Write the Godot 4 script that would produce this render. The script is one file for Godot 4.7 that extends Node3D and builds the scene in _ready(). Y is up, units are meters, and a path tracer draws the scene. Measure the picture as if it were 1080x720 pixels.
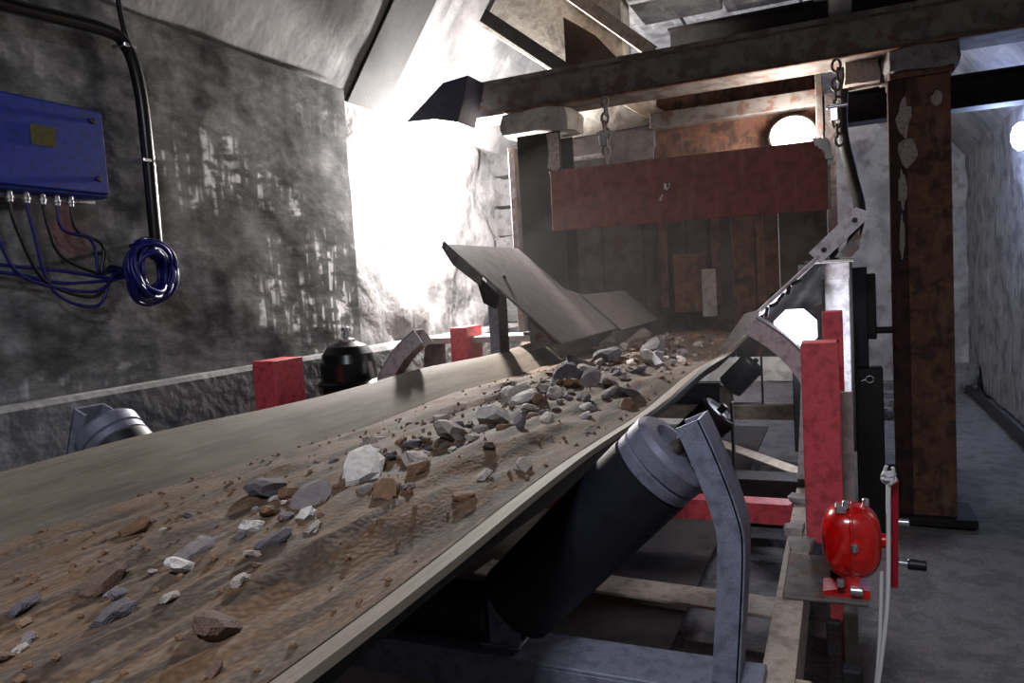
extends Node3D
# An underground ore conveyor: belt along -Z, floor at y = 0, metres.

# ------------------------------------------------------------------ mesh collector
class G:
	var V := PackedVector3Array()
	var N := PackedVector3Array()
	var U := PackedVector2Array()
	func tri(a: Vector3, b: Vector3, c: Vector3, na: Vector3, nb: Vector3, nc: Vector3, ua := Vector2.ZERO, ub := Vector2.ZERO, uc := Vector2.ZERO) -> void:
		if (c - a).cross(b - a).dot(na + nb + nc) < 0.0:
			V.append_array([a, c, b]); N.append_array([na, nc, nb]); U.append_array([ua, uc, ub])
		else:
			V.append_array([a, b, c]); N.append_array([na, nb, nc]); U.append_array([ua, ub, uc])
	func flat(a: Vector3, b: Vector3, c: Vector3, n: Vector3) -> void:
		tri(a, b, c, n, n, n)
	func quad(a: Vector3, b: Vector3, c: Vector3, d: Vector3, n: Vector3) -> void:
		flat(a, b, c, n); flat(a, c, d, n)
	func poly(p: Array, inside: Vector3) -> void:
		var n: Vector3 = (p[1] - p[0]).cross(p[2] - p[0]).normalized()
		if n.dot(p[0] - inside) < 0.0: n = -n
		for i in range(1, p.size() - 1): flat(p[0], p[i], p[i + 1], n)
	# chamfered box
	func box(c: Vector3, s: Vector3, b := Basis.IDENTITY, bev := 0.004) -> void:
		var h := s * 0.5
		var e := minf(bev, minf(h.x, minf(h.y, h.z)) * 0.6)
		var ax := [b.x, b.y, b.z]
		var hv := [h.x, h.y, h.z]
		for k in 3:
			var i: int = (k + 1) % 3
			var j: int = (k + 2) % 3
			for sg in [-1.0, 1.0]:
				var f: Vector3 = c + ax[k] * hv[k] * sg
				var pi: Vector3 = ax[i] * (hv[i] - e)
				var pj: Vector3 = ax[j] * (hv[j] - e)
				quad(f - pi - pj, f + pi - pj, f + pi + pj, f - pi + pj, ax[k] * sg)
		for k in 3:
			var i: int = (k + 1) % 3
			var j: int = (k + 2) % 3
			for si in [-1.0, 1.0]:
				for sj in [-1.0, 1.0]:
					var l: Vector3 = ax[k] * (hv[k] - e)
					var a: Vector3 = c + ax[i] * hv[i] * si + ax[j] * (hv[j] - e) * sj
					var d: Vector3 = c + ax[i] * (hv[i] - e) * si + ax[j] * hv[j] * sj
					quad(a - l, a + l, d + l, d - l, (ax[i] * si + ax[j] * sj).normalized())
		for sx in [-1.0, 1.0]:
			for sy in [-1.0, 1.0]:
				for sz in [-1.0, 1.0]:
					var q := Vector3(h.x * sx, h.y * sy, h.z * sz)
					var n := (b * Vector3(sx, sy, sz)).normalized()
					flat(c + b * (q - Vector3(0, e * sy, e * sz)), c + b * (q - Vector3(e * sx, 0, e * sz)), c + b * (q - Vector3(e * sx, e * sy, 0)), n)
	func span(lo: Vector3, hi: Vector3, bev := 0.004) -> void:
		box((lo + hi) * 0.5, (hi - lo).abs(), Basis.IDENTITY, bev)
	# a bar of rectangular section from a to b; w across, t along up
	func bar(a: Vector3, b: Vector3, w: float, t: float, up := Vector3.UP, bev := 0.003) -> void:
		var d := (b - a).normalized()
		var x := d.cross(up).normalized()
		var y := x.cross(d).normalized()
		box((a + b) * 0.5, Vector3(w, t, a.distance_to(b)), Basis(x, y, -d), bev)
	# polygon in the xy plane of xf, drawn out along its z
	func prism(p: PackedVector2Array, z0: float, z1: float, xf := Transform3D.IDENTITY) -> void:
		var id := Geometry2D.triangulate_polygon(p)
		var q := p.duplicate()
		if Geometry2D.is_polygon_clockwise(q): q.reverse()
		var bz := xf.basis.z.normalized()
		for i in range(0, id.size(), 3):
			for zz in [z0, z1]:
				var n: Vector3 = bz * (1.0 if zz == maxf(z0, z1) else -1.0)
				flat(xf * Vector3(p[id[i]].x, p[id[i]].y, zz), xf * Vector3(p[id[i + 1]].x, p[id[i + 1]].y, zz), xf * Vector3(p[id[i + 2]].x, p[id[i + 2]].y, zz), n)
		for i in q.size():
			var a := q[i]
			var b := q[(i + 1) % q.size()]
			var t := (b - a).normalized()
			var n := (xf.basis * Vector3(t.y, -t.x, 0)).normalized()
			quad(xf * Vector3(a.x, a.y, z0), xf * Vector3(b.x, b.y, z0), xf * Vector3(b.x, b.y, z1), xf * Vector3(a.x, a.y, z1), n)
	func tube(p: Array, r: float, seg := 8, closed := false, flatten := 1.0) -> void:
		var n := p.size()
		var frames := []
		var prev := Vector3.ZERO
		for i in n:
			var d: Vector3 = (p[(i + 1) % n] - p[(i - 1 + n) % n]) if closed else (p[mini(i + 1, n - 1)] - p[maxi(i - 1, 0)])
			d = d.normalized()
			if prev == Vector3.ZERO: prev = d.cross(Vector3.UP if absf(d.y) < 0.9 else Vector3.RIGHT)
			var x := (prev - d * prev.dot(d)).normalized()
			prev = x
			frames.append([x, d.cross(x)])
		var last := n if closed else n - 1
		for i in last:
			var j := (i + 1) % n
			for k in seg:
				var a0 := TAU * k / seg
				var a1 := TAU * (k + 1) / seg
				var n00: Vector3 = frames[i][0] * cos(a0) + frames[i][1] * sin(a0) * flatten
				var n01: Vector3 = frames[i][0] * cos(a1) + frames[i][1] * sin(a1) * flatten
				var n10: Vector3 = frames[j][0] * cos(a0) + frames[j][1] * sin(a0) * flatten
				var n11: Vector3 = frames[j][0] * cos(a1) + frames[j][1] * sin(a1) * flatten
				tri(p[i] + n00 * r, p[i] + n01 * r, p[j] + n11 * r, n00, n01, n11)
				tri(p[i] + n00 * r, p[j] + n11 * r, p[j] + n10 * r, n00, n11, n10)
		if not closed:
			for e in [0, n - 1]:
				var nn: Vector3 = (p[0] - p[1]).normalized() if e == 0 else (p[n - 1] - p[n - 2]).normalized()
				for k in seg:
					var a0 := TAU * k / seg
					var a1 := TAU * (k + 1) / seg
					flat(p[e], p[e] + (frames[e][0] * cos(a0) + frames[e][1] * sin(a0) * flatten) * r, p[e] + (frames[e][0] * cos(a1) + frames[e][1] * sin(a1) * flatten) * r, nn)
	# profile of (radius, height) turned round the y axis of xf
	func lathe(pr: Array, seg: int, xf := Transform3D.IDENTITY) -> void:
		for i in pr.size() - 1:
			var a: Vector2 = pr[i]
			var b: Vector2 = pr[i + 1]
			var t := (b - a).normalized()
			var nr := Vector2(t.y, -t.x)
			for k in seg:
				var c0 := Vector3(cos(TAU * k / seg), 0, sin(TAU * k / seg))
				var c1 := Vector3(cos(TAU * (k + 1) / seg), 0, sin(TAU * (k + 1) / seg))
				var n0 := (xf.basis * (c0 * nr.x + Vector3.UP * nr.y)).normalized()
				var n1 := (xf.basis * (c1 * nr.x + Vector3.UP * nr.y)).normalized()
				var p00 := xf * (c0 * a.x + Vector3.UP * a.y)
				var p01 := xf * (c1 * a.x + Vector3.UP * a.y)
				var p10 := xf * (c0 * b.x + Vector3.UP * b.y)
				var p11 := xf * (c1 * b.x + Vector3.UP * b.y)
				if a.x > 0.0001: tri(p00, p01, p11, n0, n1, n1)
				if b.x > 0.0001: tri(p00, p11, p10, n0, n1, n0)
	func cyl(a: Vector3, b: Vector3, r: float, seg := 16, bev := 0.003) -> void:
		var d := b - a
		var y := d.normalized()
		var x := y.cross(Vector3.RIGHT if absf(y.x) < 0.9 else Vector3.UP).normalized()
		var h := d.length()
		lathe([Vector2(0, 0), Vector2(r - bev, 0), Vector2(r, bev), Vector2(r, h - bev), Vector2(r - bev, h), Vector2(0, h)], seg, Transform3D(Basis(x, y, x.cross(y)), a))
	# a grid of points (rows of equal length), smooth
	func grid(rows: Array, up: Vector3, uvs := []) -> void:
		var nr := rows.size()
		var nc: int = rows[0].size()
		var nn := []
		for i in nr:
			var r := PackedVector3Array()
			for j in nc:
				var du: Vector3 = rows[mini(i + 1, nr - 1)][j] - rows[maxi(i - 1, 0)][j]
				var dv: Vector3 = rows[i][mini(j + 1, nc - 1)] - rows[i][maxi(j - 1, 0)]
				var n := du.cross(dv).normalized()
				r.append(n if n.dot(up) >= 0.0 else -n)
			nn.append(r)
		for i in nr - 1:
			for j in nc - 1:
				var ua := Vector2.ZERO
				var ub := Vector2.ZERO
				var uc := Vector2.ZERO
				var ud := Vector2.ZERO
				if uvs: ua = uvs[i][j]; ub = uvs[i][j + 1]; uc = uvs[i + 1][j + 1]; ud = uvs[i + 1][j]
				tri(rows[i][j], rows[i][j + 1], rows[i + 1][j + 1], nn[i][j], nn[i][j + 1], nn[i + 1][j + 1], ua, ub, uc)
				tri(rows[i][j], rows[i + 1][j + 1], rows[i + 1][j], nn[i][j], nn[i + 1][j + 1], nn[i + 1][j], ua, uc, ud)
	func mesh(org := Vector3.ZERO) -> ArrayMesh:
		var a := []
		a.resize(Mesh.ARRAY_MAX)
		var v := V.duplicate()
		for i in v.size(): v[i] -= org
		a[Mesh.ARRAY_VERTEX] = v
		a[Mesh.ARRAY_NORMAL] = N
		a[Mesh.ARRAY_TEX_UV] = U
		var m := ArrayMesh.new()
		m.add_surface_from_arrays(Mesh.PRIMITIVE_TRIANGLES, a)
		return m

# ------------------------------------------------------------------ scene helpers
var used := {}
var M := {}
var rng := RandomNumberGenerator.new()

func numbered(called: String) -> String:
	var n: int = used.get(called, 0)
	used[called] = n + 1
	return called if n == 0 else "%s_%03d" % [called, n]
func metas(o: Node, label: String, category: String, group := "", kind := "") -> void:
	if label: o.set_meta("label", label)
	if category: o.set_meta("category", category)
	if group: o.set_meta("group", group)
	if kind: o.set_meta("kind", kind)
func thing(called: String, label: String, category: String, at: Vector3, group := "") -> Node3D:
	var o := Node3D.new()
	o.name = numbered(called)
	o.position = at
	add_child(o)
	metas(o, label, category, group)
	return o
func put(parent: Node, called: String, g: G, m: Material, label := "") -> MeshInstance3D:
	var o := MeshInstance3D.new()
	o.name = called
	var org := Vector3.ZERO
	var p := parent
	while p is Node3D and p != self:
		org += p.position
		p = p.get_parent()
	o.mesh = g.mesh(org)
	o.material_override = m
	parent.add_child(o, true)
	if label: o.set_meta("label", label)
	return o
func single(called: String, g: G, m: Material, label: String, category: String, at := Vector3.ZERO, group := "", kind := "") -> MeshInstance3D:
	var o := MeshInstance3D.new()
	o.name = numbered(called)
	o.mesh = g.mesh(at)
	o.material_override = m
	o.position = at
	add_child(o)
	metas(o, label, category, group, kind)
	return o
func struct(called: String, g: G, m: Material, label := "") -> MeshInstance3D:
	return single(called, g, m, label, "", Vector3.ZERO, "", "structure")

# ------------------------------------------------------------------ textures
func noise_bytes(w: int, h: int, seed_: int, freq: float, oct := 4, sx := 1.0, sy := 1.0, kind := FastNoiseLite.TYPE_SIMPLEX_SMOOTH) -> PackedByteArray:
	# stretched noise: made small, then resized
	var n := FastNoiseLite.new()
	n.seed = seed_
	n.noise_type = kind
	n.frequency = freq
	n.fractal_octaves = oct
	var im := n.get_seamless_image(maxi(int(w * sx), 16), maxi(int(h * sy), 16), false, false, 0.12)
	im.convert(Image.FORMAT_L8)
	if im.get_width() != w or im.get_height() != h: im.resize(w, h, Image.INTERPOLATE_CUBIC)
	return im.get_data()
# layers: [bytes, colour, low, high, opacity]; each is laid over what lies below where the noise runs from low to high
func tex(w: int, h: int, base: Color, layers: Array) -> ImageTexture:
	var im := Image.create(w, h, true, Image.FORMAT_RGB8)
	var data := PackedByteArray()
	data.resize(w * h * 3)
	for i in w * h:
		var r := base.r
		var gg := base.g
		var b := base.b
		for l in layers:
			var t: float = clampf((l[0][i] / 255.0 - l[2]) / (l[3] - l[2]), 0.0, 1.0) * l[4]
			var c: Color = l[1]
			r += (c.r - r) * t
			gg += (c.g - gg) * t
			b += (c.b - b) * t
		data[i * 3] = int(clampf(r, 0, 1) * 255.0)
		data[i * 3 + 1] = int(clampf(gg, 0, 1) * 255.0)
		data[i * 3 + 2] = int(clampf(b, 0, 1) * 255.0)
	im = Image.create_from_data(w, h, false, Image.FORMAT_RGB8, data)
	return ImageTexture.create_from_image(im)
func bytes_tex(w: int, h: int, b: PackedByteArray) -> ImageTexture:
	return ImageTexture.create_from_image(Image.create_from_data(w, h, false, Image.FORMAT_L8, b))
func mat(color: Color, rough := 0.8, metal := 0.0, t: Texture2D = null, scale := 1.0, bump: Texture2D = null, bump_cm := 0.0) -> StandardMaterial3D:
	var m := StandardMaterial3D.new()
	m.albedo_color = color
	m.roughness = rough
	m.metallic = metal
	if t: m.albedo_texture = t
	if t or bump:
		m.uv1_triplanar = true
		m.uv1_world_triplanar = true
		m.uv1_scale = Vector3.ONE * scale
	if bump:
		m.heightmap_enabled = true
		m.heightmap_texture = bump
		m.heightmap_scale = bump_cm
	return m
func glow(color: Color, energy: float) -> StandardMaterial3D:
	var m := mat(Color(0.9, 0.9, 0.9), 0.4)
	m.emission_enabled = true
	m.emission = color
	m.emission_energy_multiplier = energy
	return m

func make_materials() -> void:
	var S := 512
	var a := noise_bytes(S, S, 3, 0.012, 5)
	var b := noise_bytes(S, S, 11, 0.05, 4)
	var c := noise_bytes(S, S, 23, 0.2, 2)
	var d := noise_bytes(S, S, 31, 0.02, 5)
	var drip := noise_bytes(S, S, 41, 0.03, 4, 1.0, 0.14)
	var cell := noise_bytes(S, S, 51, 0.03, 3, 1.0, 1.0, FastNoiseLite.TYPE_CELLULAR)
	var bump := bytes_tex(S, S, b)
	var fine := bytes_tex(S, S, c)
	var coarse := bytes_tex(S, S, a)
	var conc := tex(S, S, Color(0.46, 0.45, 0.45), [[a, Color(0.28, 0.28, 0.29), 0.45, 0.75, 0.8], [drip, Color(0.60, 0.59, 0.59), 0.62, 0.8, 0.7], [b, Color(0.33, 0.33, 0.34), 0.5, 0.9, 0.6], [c, Color(0.25, 0.25, 0.26), 0.62, 0.8, 0.4]])
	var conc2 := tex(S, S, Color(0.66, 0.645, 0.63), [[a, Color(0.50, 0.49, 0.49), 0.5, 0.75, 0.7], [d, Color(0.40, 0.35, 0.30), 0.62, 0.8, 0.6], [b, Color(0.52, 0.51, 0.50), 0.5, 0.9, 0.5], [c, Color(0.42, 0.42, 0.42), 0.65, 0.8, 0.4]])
	var rust := tex(S, S, Color(0.40, 0.265, 0.21), [[a, Color(0.25, 0.175, 0.15), 0.45, 0.7, 0.9], [d, Color(0.52, 0.36, 0.24), 0.55, 0.75, 0.6], [drip, Color(0.45, 0.38, 0.35), 0.62, 0.8, 0.5], [c, Color(0.18, 0.13, 0.11), 0.6, 0.8, 0.5]])
	var steel := tex(S, S, Color(0.45, 0.42, 0.405), [[a, Color(0.31, 0.28, 0.27), 0.45, 0.7, 0.8], [d, Color(0.36, 0.22, 0.16), 0.58, 0.75, 0.6], [c, Color(0.45, 0.42, 0.40), 0.62, 0.8, 0.4]])
	var redp := tex(S, S, Color(0.52, 0.27, 0.235), [[d, Color(0.41, 0.215, 0.185), 0.45, 0.75, 0.8], [drip, Color(0.58, 0.35, 0.28), 0.6, 0.8, 0.6], [b, Color(0.43, 0.29, 0.25), 0.6, 0.85, 0.5], [c, Color(0.50, 0.40, 0.37), 0.72, 0.85, 0.5]])
	var paint := tex(S, S, Color(1, 1, 1), [[d, Color(0.78, 0.76, 0.76), 0.5, 0.8, 0.8], [c, Color(0.62, 0.58, 0.55), 0.66, 0.8, 0.5], [b, Color(0.86, 0.82, 0.79), 0.55, 0.85, 0.6]])
	var dust := tex(S, S, Color(0.62, 0.59, 0.57), [[d, Color(0.50, 0.47, 0.45), 0.45, 0.75, 0.7], [c, Color(0.40, 0.37, 0.35), 0.6, 0.8, 0.4], [a, Color(0.68, 0.65, 0.63), 0.55, 0.8, 0.6]])
	var ground := tex(S, S, Color(0.44, 0.42, 0.42), [[a, Color(0.34, 0.33, 0.33), 0.45, 0.7, 0.8], [b, Color(0.50, 0.48, 0.475), 0.55, 0.8, 0.6], [c, Color(0.24, 0.23, 0.23), 0.6, 0.8, 0.5], [cell, Color(0.30, 0.29, 0.29), 0.6, 0.9, 0.5]])
	var long1 := noise_bytes(S, 1024, 61, 0.035, 4, 1.0, 0.12)
	var long2 := noise_bytes(S, 1024, 67, 0.09, 3, 1.0, 0.2)
	var c2 := noise_bytes(S, 1024, 71, 0.22, 2)
	var a2 := noise_bytes(S, 1024, 73, 0.02, 4)
	var soil := tex(S, 1024, Color(0.385, 0.285, 0.175), [[long1, Color(0.205, 0.15, 0.105), 0.44, 0.66, 0.95], [long2, Color(0.47, 0.41, 0.355), 0.56, 0.76, 0.75], [a2, Color(0.32, 0.285, 0.26), 0.52, 0.75, 0.75], [c2, Color(0.20, 0.155, 0.12), 0.56, 0.8, 0.45], [c2, Color(0.52, 0.45, 0.38), 0.42, 0.24, 0.35]])
	var beltt := tex(S, 1024, Color(0.39, 0.37, 0.335), [[long1, Color(0.29, 0.275, 0.25), 0.46, 0.74, 0.6], [long2, Color(0.46, 0.44, 0.42), 0.56, 0.8, 0.5], [c2, Color(0.28, 0.265, 0.25), 0.6, 0.8, 0.3]])
	M.conc = mat(Color.WHITE, 0.95, 0, conc, 0.45, bump, 0.6)
	M.conc_light = mat(Color(0.96, 0.95, 0.93), 0.95, 0, conc2, 0.4, bump, 0.5)
	M.haunch = mat(Color.WHITE, 0.95, 0, conc, 0.3, bump, 0.4)
	M.dark_band = mat(Color(0.16, 0.16, 0.165), 0.9, 0, paint, 1.2, fine, 0.3)  # even dark tone for the band on the haunch
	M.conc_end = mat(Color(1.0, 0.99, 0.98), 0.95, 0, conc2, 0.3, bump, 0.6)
	M.stone_shaded = mat(Color(0.42, 0.42, 0.44), 0.95, 0, conc2, 0.9, bump, 0.8)  # albedo lowered to stand in for shade on the stone pier
	M.stone = mat(Color(0.72, 0.71, 0.72), 0.95, 0, conc2, 0.9, bump, 1.0)
	M.rust = mat(Color.WHITE, 0.85, 0.15, rust, 0.9, fine, 0.25)
	M.steel = mat(Color.WHITE, 0.7, 0.3, steel, 0.8, fine, 0.2)
	M.steel_dark = mat(Color(0.36, 0.34, 0.36), 0.7, 0.3, steel, 0.8, fine, 0.2)
	M.red_gate = mat(Color.WHITE, 0.7, 0.1, redp, 0.9, fine, 0.15)
	M.red = mat(Color(0.80, 0.30, 0.33), 0.55, 0, paint, 1.6, fine, 0.06)
	M.red_gloss = mat(Color(0.78, 0.045, 0.03), 0.22, 0, paint, 2.2)
	M.red_gloss.clearcoat_enabled = true
	M.red_gloss.clearcoat = 0.8
	M.red_gloss.clearcoat_roughness = 0.12
	M.lever = mat(Color(0.55, 0.05, 0.13), 0.35)
	M.dust_steel = mat(Color.WHITE, 0.8, 0.1, dust, 1.2, fine, 0.12)
	M.dust_plate = mat(Color(0.76, 0.75, 0.77), 0.75, 0.15, dust, 0.9, fine, 0.08)
	M.grey = mat(Color(0.47, 0.48, 0.55), 0.55, 0.1, paint, 1.5, fine, 0.08)
	M.grey_pale = mat(Color(0.76, 0.73, 0.74), 0.6, 0.0, paint, 1.5, fine, 0.08)
	M.roll = mat(Color(0.09, 0.095, 0.13), 0.5, 0.2, paint, 1.5)  # roll body darkened in place of the belt's shadow
	M.roll_end = mat(Color(0.47, 0.47, 0.54), 0.45, 0.3, paint, 1.5)
	M.roll_blue = mat(Color(0.07, 0.075, 0.11), 0.5, 0.2, paint, 1.5)  # far rolls near-black in place of the shade below the belt
	M.beige = mat(Color(0.72, 0.66, 0.60), 0.7, 0.0, paint, 1.3, fine, 0.08)
	M.white_paint = mat(Color(0.88, 0.87, 0.88), 0.5, 0.0, paint, 1.3)
	M.black = mat(Color(0.035, 0.035, 0.04), 0.45)
	M.black_rubber = mat(Color(0.055, 0.052, 0.055), 0.8, 0, paint, 1.5)
	M.blue = mat(Color(0.0, 0.15, 0.56), 0.55, 0, paint, 1.8, fine, 0.05)
	M.blue_cable = mat(Color(0.02, 0.03, 0.36), 0.45)
	M.dark_cable = mat(Color(0.03, 0.03, 0.075), 0.35)
	M.conduit = mat(Color(0.022, 0.022, 0.04), 0.3)
	M.chrome = mat(Color(0.8, 0.8, 0.82), 0.25, 0.9)
	M.sticker = mat(Color(0.33, 0.31, 0.12), 0.7, 0, paint, 3.0)
	M.rope = mat(Color(0.78, 0.77, 0.77), 0.7)
	M.bell = mat(Color(0.035, 0.04, 0.042), 0.3, 0.1, paint, 3.0)
	M.ground = mat(Color.WHITE, 0.95, 0, ground, 0.7, bump, 0.9)
	M.plaster = mat(Color(0.62, 0.57, 0.54), 0.95, 0, paint, 3.0, bump, 0.3)
	M.hopper_dark = mat(Color(0.75, 0.73, 0.74), 0.85, 0.1, steel, 0.5, bump, 0.4)
	M.fungus = mat(Color(0.80, 0.79, 0.78), 0.9)
	M.soil = mat(Color(0.88, 0.85, 0.83), 0.9)
	M.soil.albedo_texture = soil
	M.soil.heightmap_enabled = true
	M.soil.heightmap_texture = bytes_tex(S, 1024, c2)
	M.soil.heightmap_scale = 0.2
	M.belt = mat(Color(1.0, 0.955, 0.91), 0.8)
	M.belt.albedo_texture = beltt
	M.belt_under = mat(Color(0.10, 0.095, 0.095), 0.85, 0, paint, 1.0)
	M.belt_dusty = mat(Color(0.42, 0.40, 0.39), 0.9, 0, dust, 0.8)
	M.hood = mat(Color(0.22, 0.22, 0.30), 0.6, 0.1, paint, 1.5)
	M.cream = mat(Color(0.88, 0.85, 0.80), 0.95, 0, paint, 0.8, bump, 0.08)  # cream concrete, made paler in place of reflected flood light
	M.rust_dark = mat(Color(0.62, 0.52, 0.62), 0.85, 0.15, rust, 0.9, fine, 0.25)
	M.wood = mat(Color(0.50, 0.36, 0.29), 0.9, 0, steel, 0.7, fine, 0.3)
	for k in 6:
		var col: Color = [Color(0.62, 0.58, 0.55), Color(0.47, 0.43, 0.43), Color(0.33, 0.31, 0.33), Color(0.46, 0.35, 0.26), Color(0.78, 0.76, 0.74), Color(0.36, 0.28, 0.23)][k]
		M["ore%d" % k] = mat(col, 0.9, 0, paint, 2.5, fine, 0.3)
	# left wall: its own sheet with the runs of lime and the red paint patch where they are
	M.left_wall = left_wall_material()
	M.left_wall.heightmap_enabled = true
	M.left_wall.heightmap_scale = 0.15

func left_wall_material() -> StandardMaterial3D:
	var w := 1024
	var h := 768     # u: z from -4.24 to +0.8 (left = -4.24), v: y from 3.0 (top) to 1.2
	var a := noise_bytes(w, h, 103, 0.008, 5)
	var b := noise_bytes(w, h, 111, 0.03, 4)
	var c := noise_bytes(w, h, 123, 0.16, 2)
	var drip := noise_bytes(w, h, 141, 0.03, 4, 1.0, 0.10)
	var drip2 := noise_bytes(w, h, 149, 0.07, 3, 1.0, 0.06)
	var data := PackedByteArray()
	data.resize(w * h * 3)
	# patches: z, y, half z, half y, strength (lime runs)
	var lime := [[-2.98, 2.30, 0.36, 0.24, 1.2], [-3.72, 1.72, 0.48, 0.46, 1.5], [-3.4, 2.22, 0.42, 0.14, 1.0], [-3.95, 1.55, 0.20, 0.35, 0.9], [-1.7, 2.62, 0.5, 0.14, 0.35], [-2.35, 2.0, 0.2, 0.2, 0.3], [-3.9, 2.75, 0.3, 0.12, 0.5], [-2.2, 1.32, 0.5, 0.05, 0.5]]
	var i := 0
	for y in h:
		var py := 3.0 - 1.8 * y / h
		for x in w:
			var pz := -4.24 + 5.04 * x / w
			var v := 0.315 + (a[i] / 255.0 - 0.5) * 0.34 + (b[i] / 255.0 - 0.5) * 0.20 + (drip[i] / 255.0 - 0.5) * 0.16 + (c[i] / 255.0 - 0.5) * 0.10
			var red := 0.0
			var run := clampf((drip2[i] / 255.0 - 0.50) * 5.0, 0.0, 1.0) * clampf((b[i] / 255.0 - 0.35) * 4.0, 0.0, 1.0)
			for l in lime:
				var dx: float = (pz - l[0]) / l[2]
				var dy: float = (py - l[1]) / l[3]
				var q := 1.0 - dx * dx - dy * dy + (a[i] / 255.0 - 0.5) * 1.6
				if q > 0.0: v += minf(q * 2.0, 1.0) * run * l[4] * 0.34
			var rx := (pz + 2.17) / 0.16
			var ry := (py - 1.98) / 0.16
			var rq := 1.0 - rx * rx - ry * ry + (a[i] / 255.0 - 0.5) * 1.5 + (drip[i] / 255.0 - 0.5) * 2.0
			if rq > 0.0: red = minf(rq, 1.0) * 0.55
			v = clampf(v, 0.12, 0.85)
			data[i * 3] = int(clampf(v + red * 0.10, 0, 1) * 255.0)
			data[i * 3 + 1] = int(clampf(v * 0.99 - red * 0.16, 0, 1) * 255.0)
			data[i * 3 + 2] = int(clampf(v * 1.0 - red * 0.13, 0, 1) * 255.0)
			i += 1
	var m := mat(Color.WHITE, 0.93)
	m.albedo_texture = ImageTexture.create_from_image(Image.create_from_data(w, h, false, Image.FORMAT_RGB8, data))
	m.heightmap_texture = bytes_tex(w, h, b)
	return m

# ------------------------------------------------------------------ lamps
func omni(parent: Node3D, at: Vector3, color: Color, energy: float, size: float) -> void:
	var l := OmniLight3D.new()
	l.name = "lamp_light"
	l.light_color = color
	l.light_energy = energy
	l.light_size = size
	l.omni_range = 40.0
	l.omni_attenuation = 2.0
	l.shadow_enabled = true
	parent.add_child(l, true)
	l.position = at - parent.position

# ------------------------------------------------------------------ numbers of the place
const XC := -1.405          # middle of the belt
const HORIZON_FALL := 0.06  # roll of the hand-held camera
const LENS := 780.0         # focal length for a 1080 x 720 frame

func camera_basis() -> Basis:
	var u := 345.0
	var v := 77.0
	var fwd := Vector3(u, v, -LENS).normalized()
	var t := -(u * u + v * v + LENS * LENS) / (u + v * HORIZON_FALL)
	var x := -Vector3(u + t, v + HORIZON_FALL * t, -LENS).normalized()
	var y := (-fwd).cross(x)
	return Basis(x, y, -fwd).transposed()

func _ready() -> void:
	rng.seed = 77
	# camera
	var cam := Camera3D.new()
	cam.name = "camera"
	add_child(cam)
	cam.transform = Transform3D(camera_basis(), Vector3(0, 1.6, 0))
	cam.fov = rad_to_deg(2.0 * atan(360.0 / LENS))
	cam.near = 0.05
	cam.far = 100.0
	cam.current = true
	# sky and exposure: no daylight reaches the tunnel
	var env := Environment.new()
	env.background_mode = Environment.BG_COLOR
	env.background_color = Color(0.02, 0.02, 0.025)
	env.ambient_light_source = Environment.AMBIENT_SOURCE_DISABLED
	env.tonemap_mode = Environment.TONE_MAPPER_LINEAR
	env.tonemap_exposure = 1.0
	env.sdfgi_enabled = true
	env.ssao_enabled = true
	env.ssil_enabled = true
	env.volumetric_fog_enabled = true
	env.volumetric_fog_density = 0.0
	var we := WorldEnvironment.new()
	we.name = "environment"
	we.environment = env
	add_child(we)

	make_materials()
	build_shell()
	build_lamps()
	build_frame()
	build_hopper()
	build_conveyor()
	build_load()
	build_skirts()
	build_left_side()
	build_right_side()
	# ore dust hanging at the hopper mouth
	var fm := FogMaterial.new()
	fm.density = 0.014
	fm.albedo = Color(0.86, 0.84, 0.85)
	for k in 3:
		var fv := FogVolume.new()
		fv.name = numbered("ore_dust")
		fv.shape = RenderingServer.FOG_VOLUME_SHAPE_ELLIPSOID
		fv.size = [Vector3(2.9, 2.0, 3.4), Vector3(2.2, 1.5, 2.6), Vector3(1.5, 1.1, 1.9)][k]
		fv.material = fm
		add_child(fv)
		fv.position = [Vector3(-1.15, 1.6, -4.95), Vector3(-1.1, 1.5, -5.0), Vector3(-1.1, 1.4, -5.1)][k]
		metas(fv, "thin grey ore dust hanging at the hopper mouth", "dust", "dust at the hopper mouth", "stuff")

# ------------------------------------------------------------------ the tunnel
func rough_sheet(z0: float, z1: float, nz: int, pts: Array, amp: float, freq: float, up: Vector3, uvbox := []) -> G:
	# a rough sheet along z whose section is the polyline pts
	var n := FastNoiseLite.new()
	n.seed = 9
	n.frequency = freq
	n.fractal_octaves = 4
	var rows := []
	var uvs := []
	for i in nz + 1:
		var z := lerpf(z0, z1, float(i) / nz)
		var r := PackedVector3Array()
		var uvr := PackedVector2Array()
		for p in pts:
			var e := n.get_noise_3d(p.x, p.y, z) * amp
			r.append(Vector3(p.x, p.y, z) + up * e)
			if uvbox: uvr.append(Vector2((z - uvbox[0]) / (uvbox[1] - uvbox[0]), (uvbox[2] - p.y) / (uvbox[2] - uvbox[3])))
		rows.append(r)
		uvs.append(uvr)
	var g := G.new()
	g.grid(rows, up, uvs if uvbox else [])
	return g
func line(a: Vector2, b: Vector2, n: int) -> Array:
	var out := []
	for i in n + 1: out.append(a.lerp(b, float(i) / n))
	return out

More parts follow.
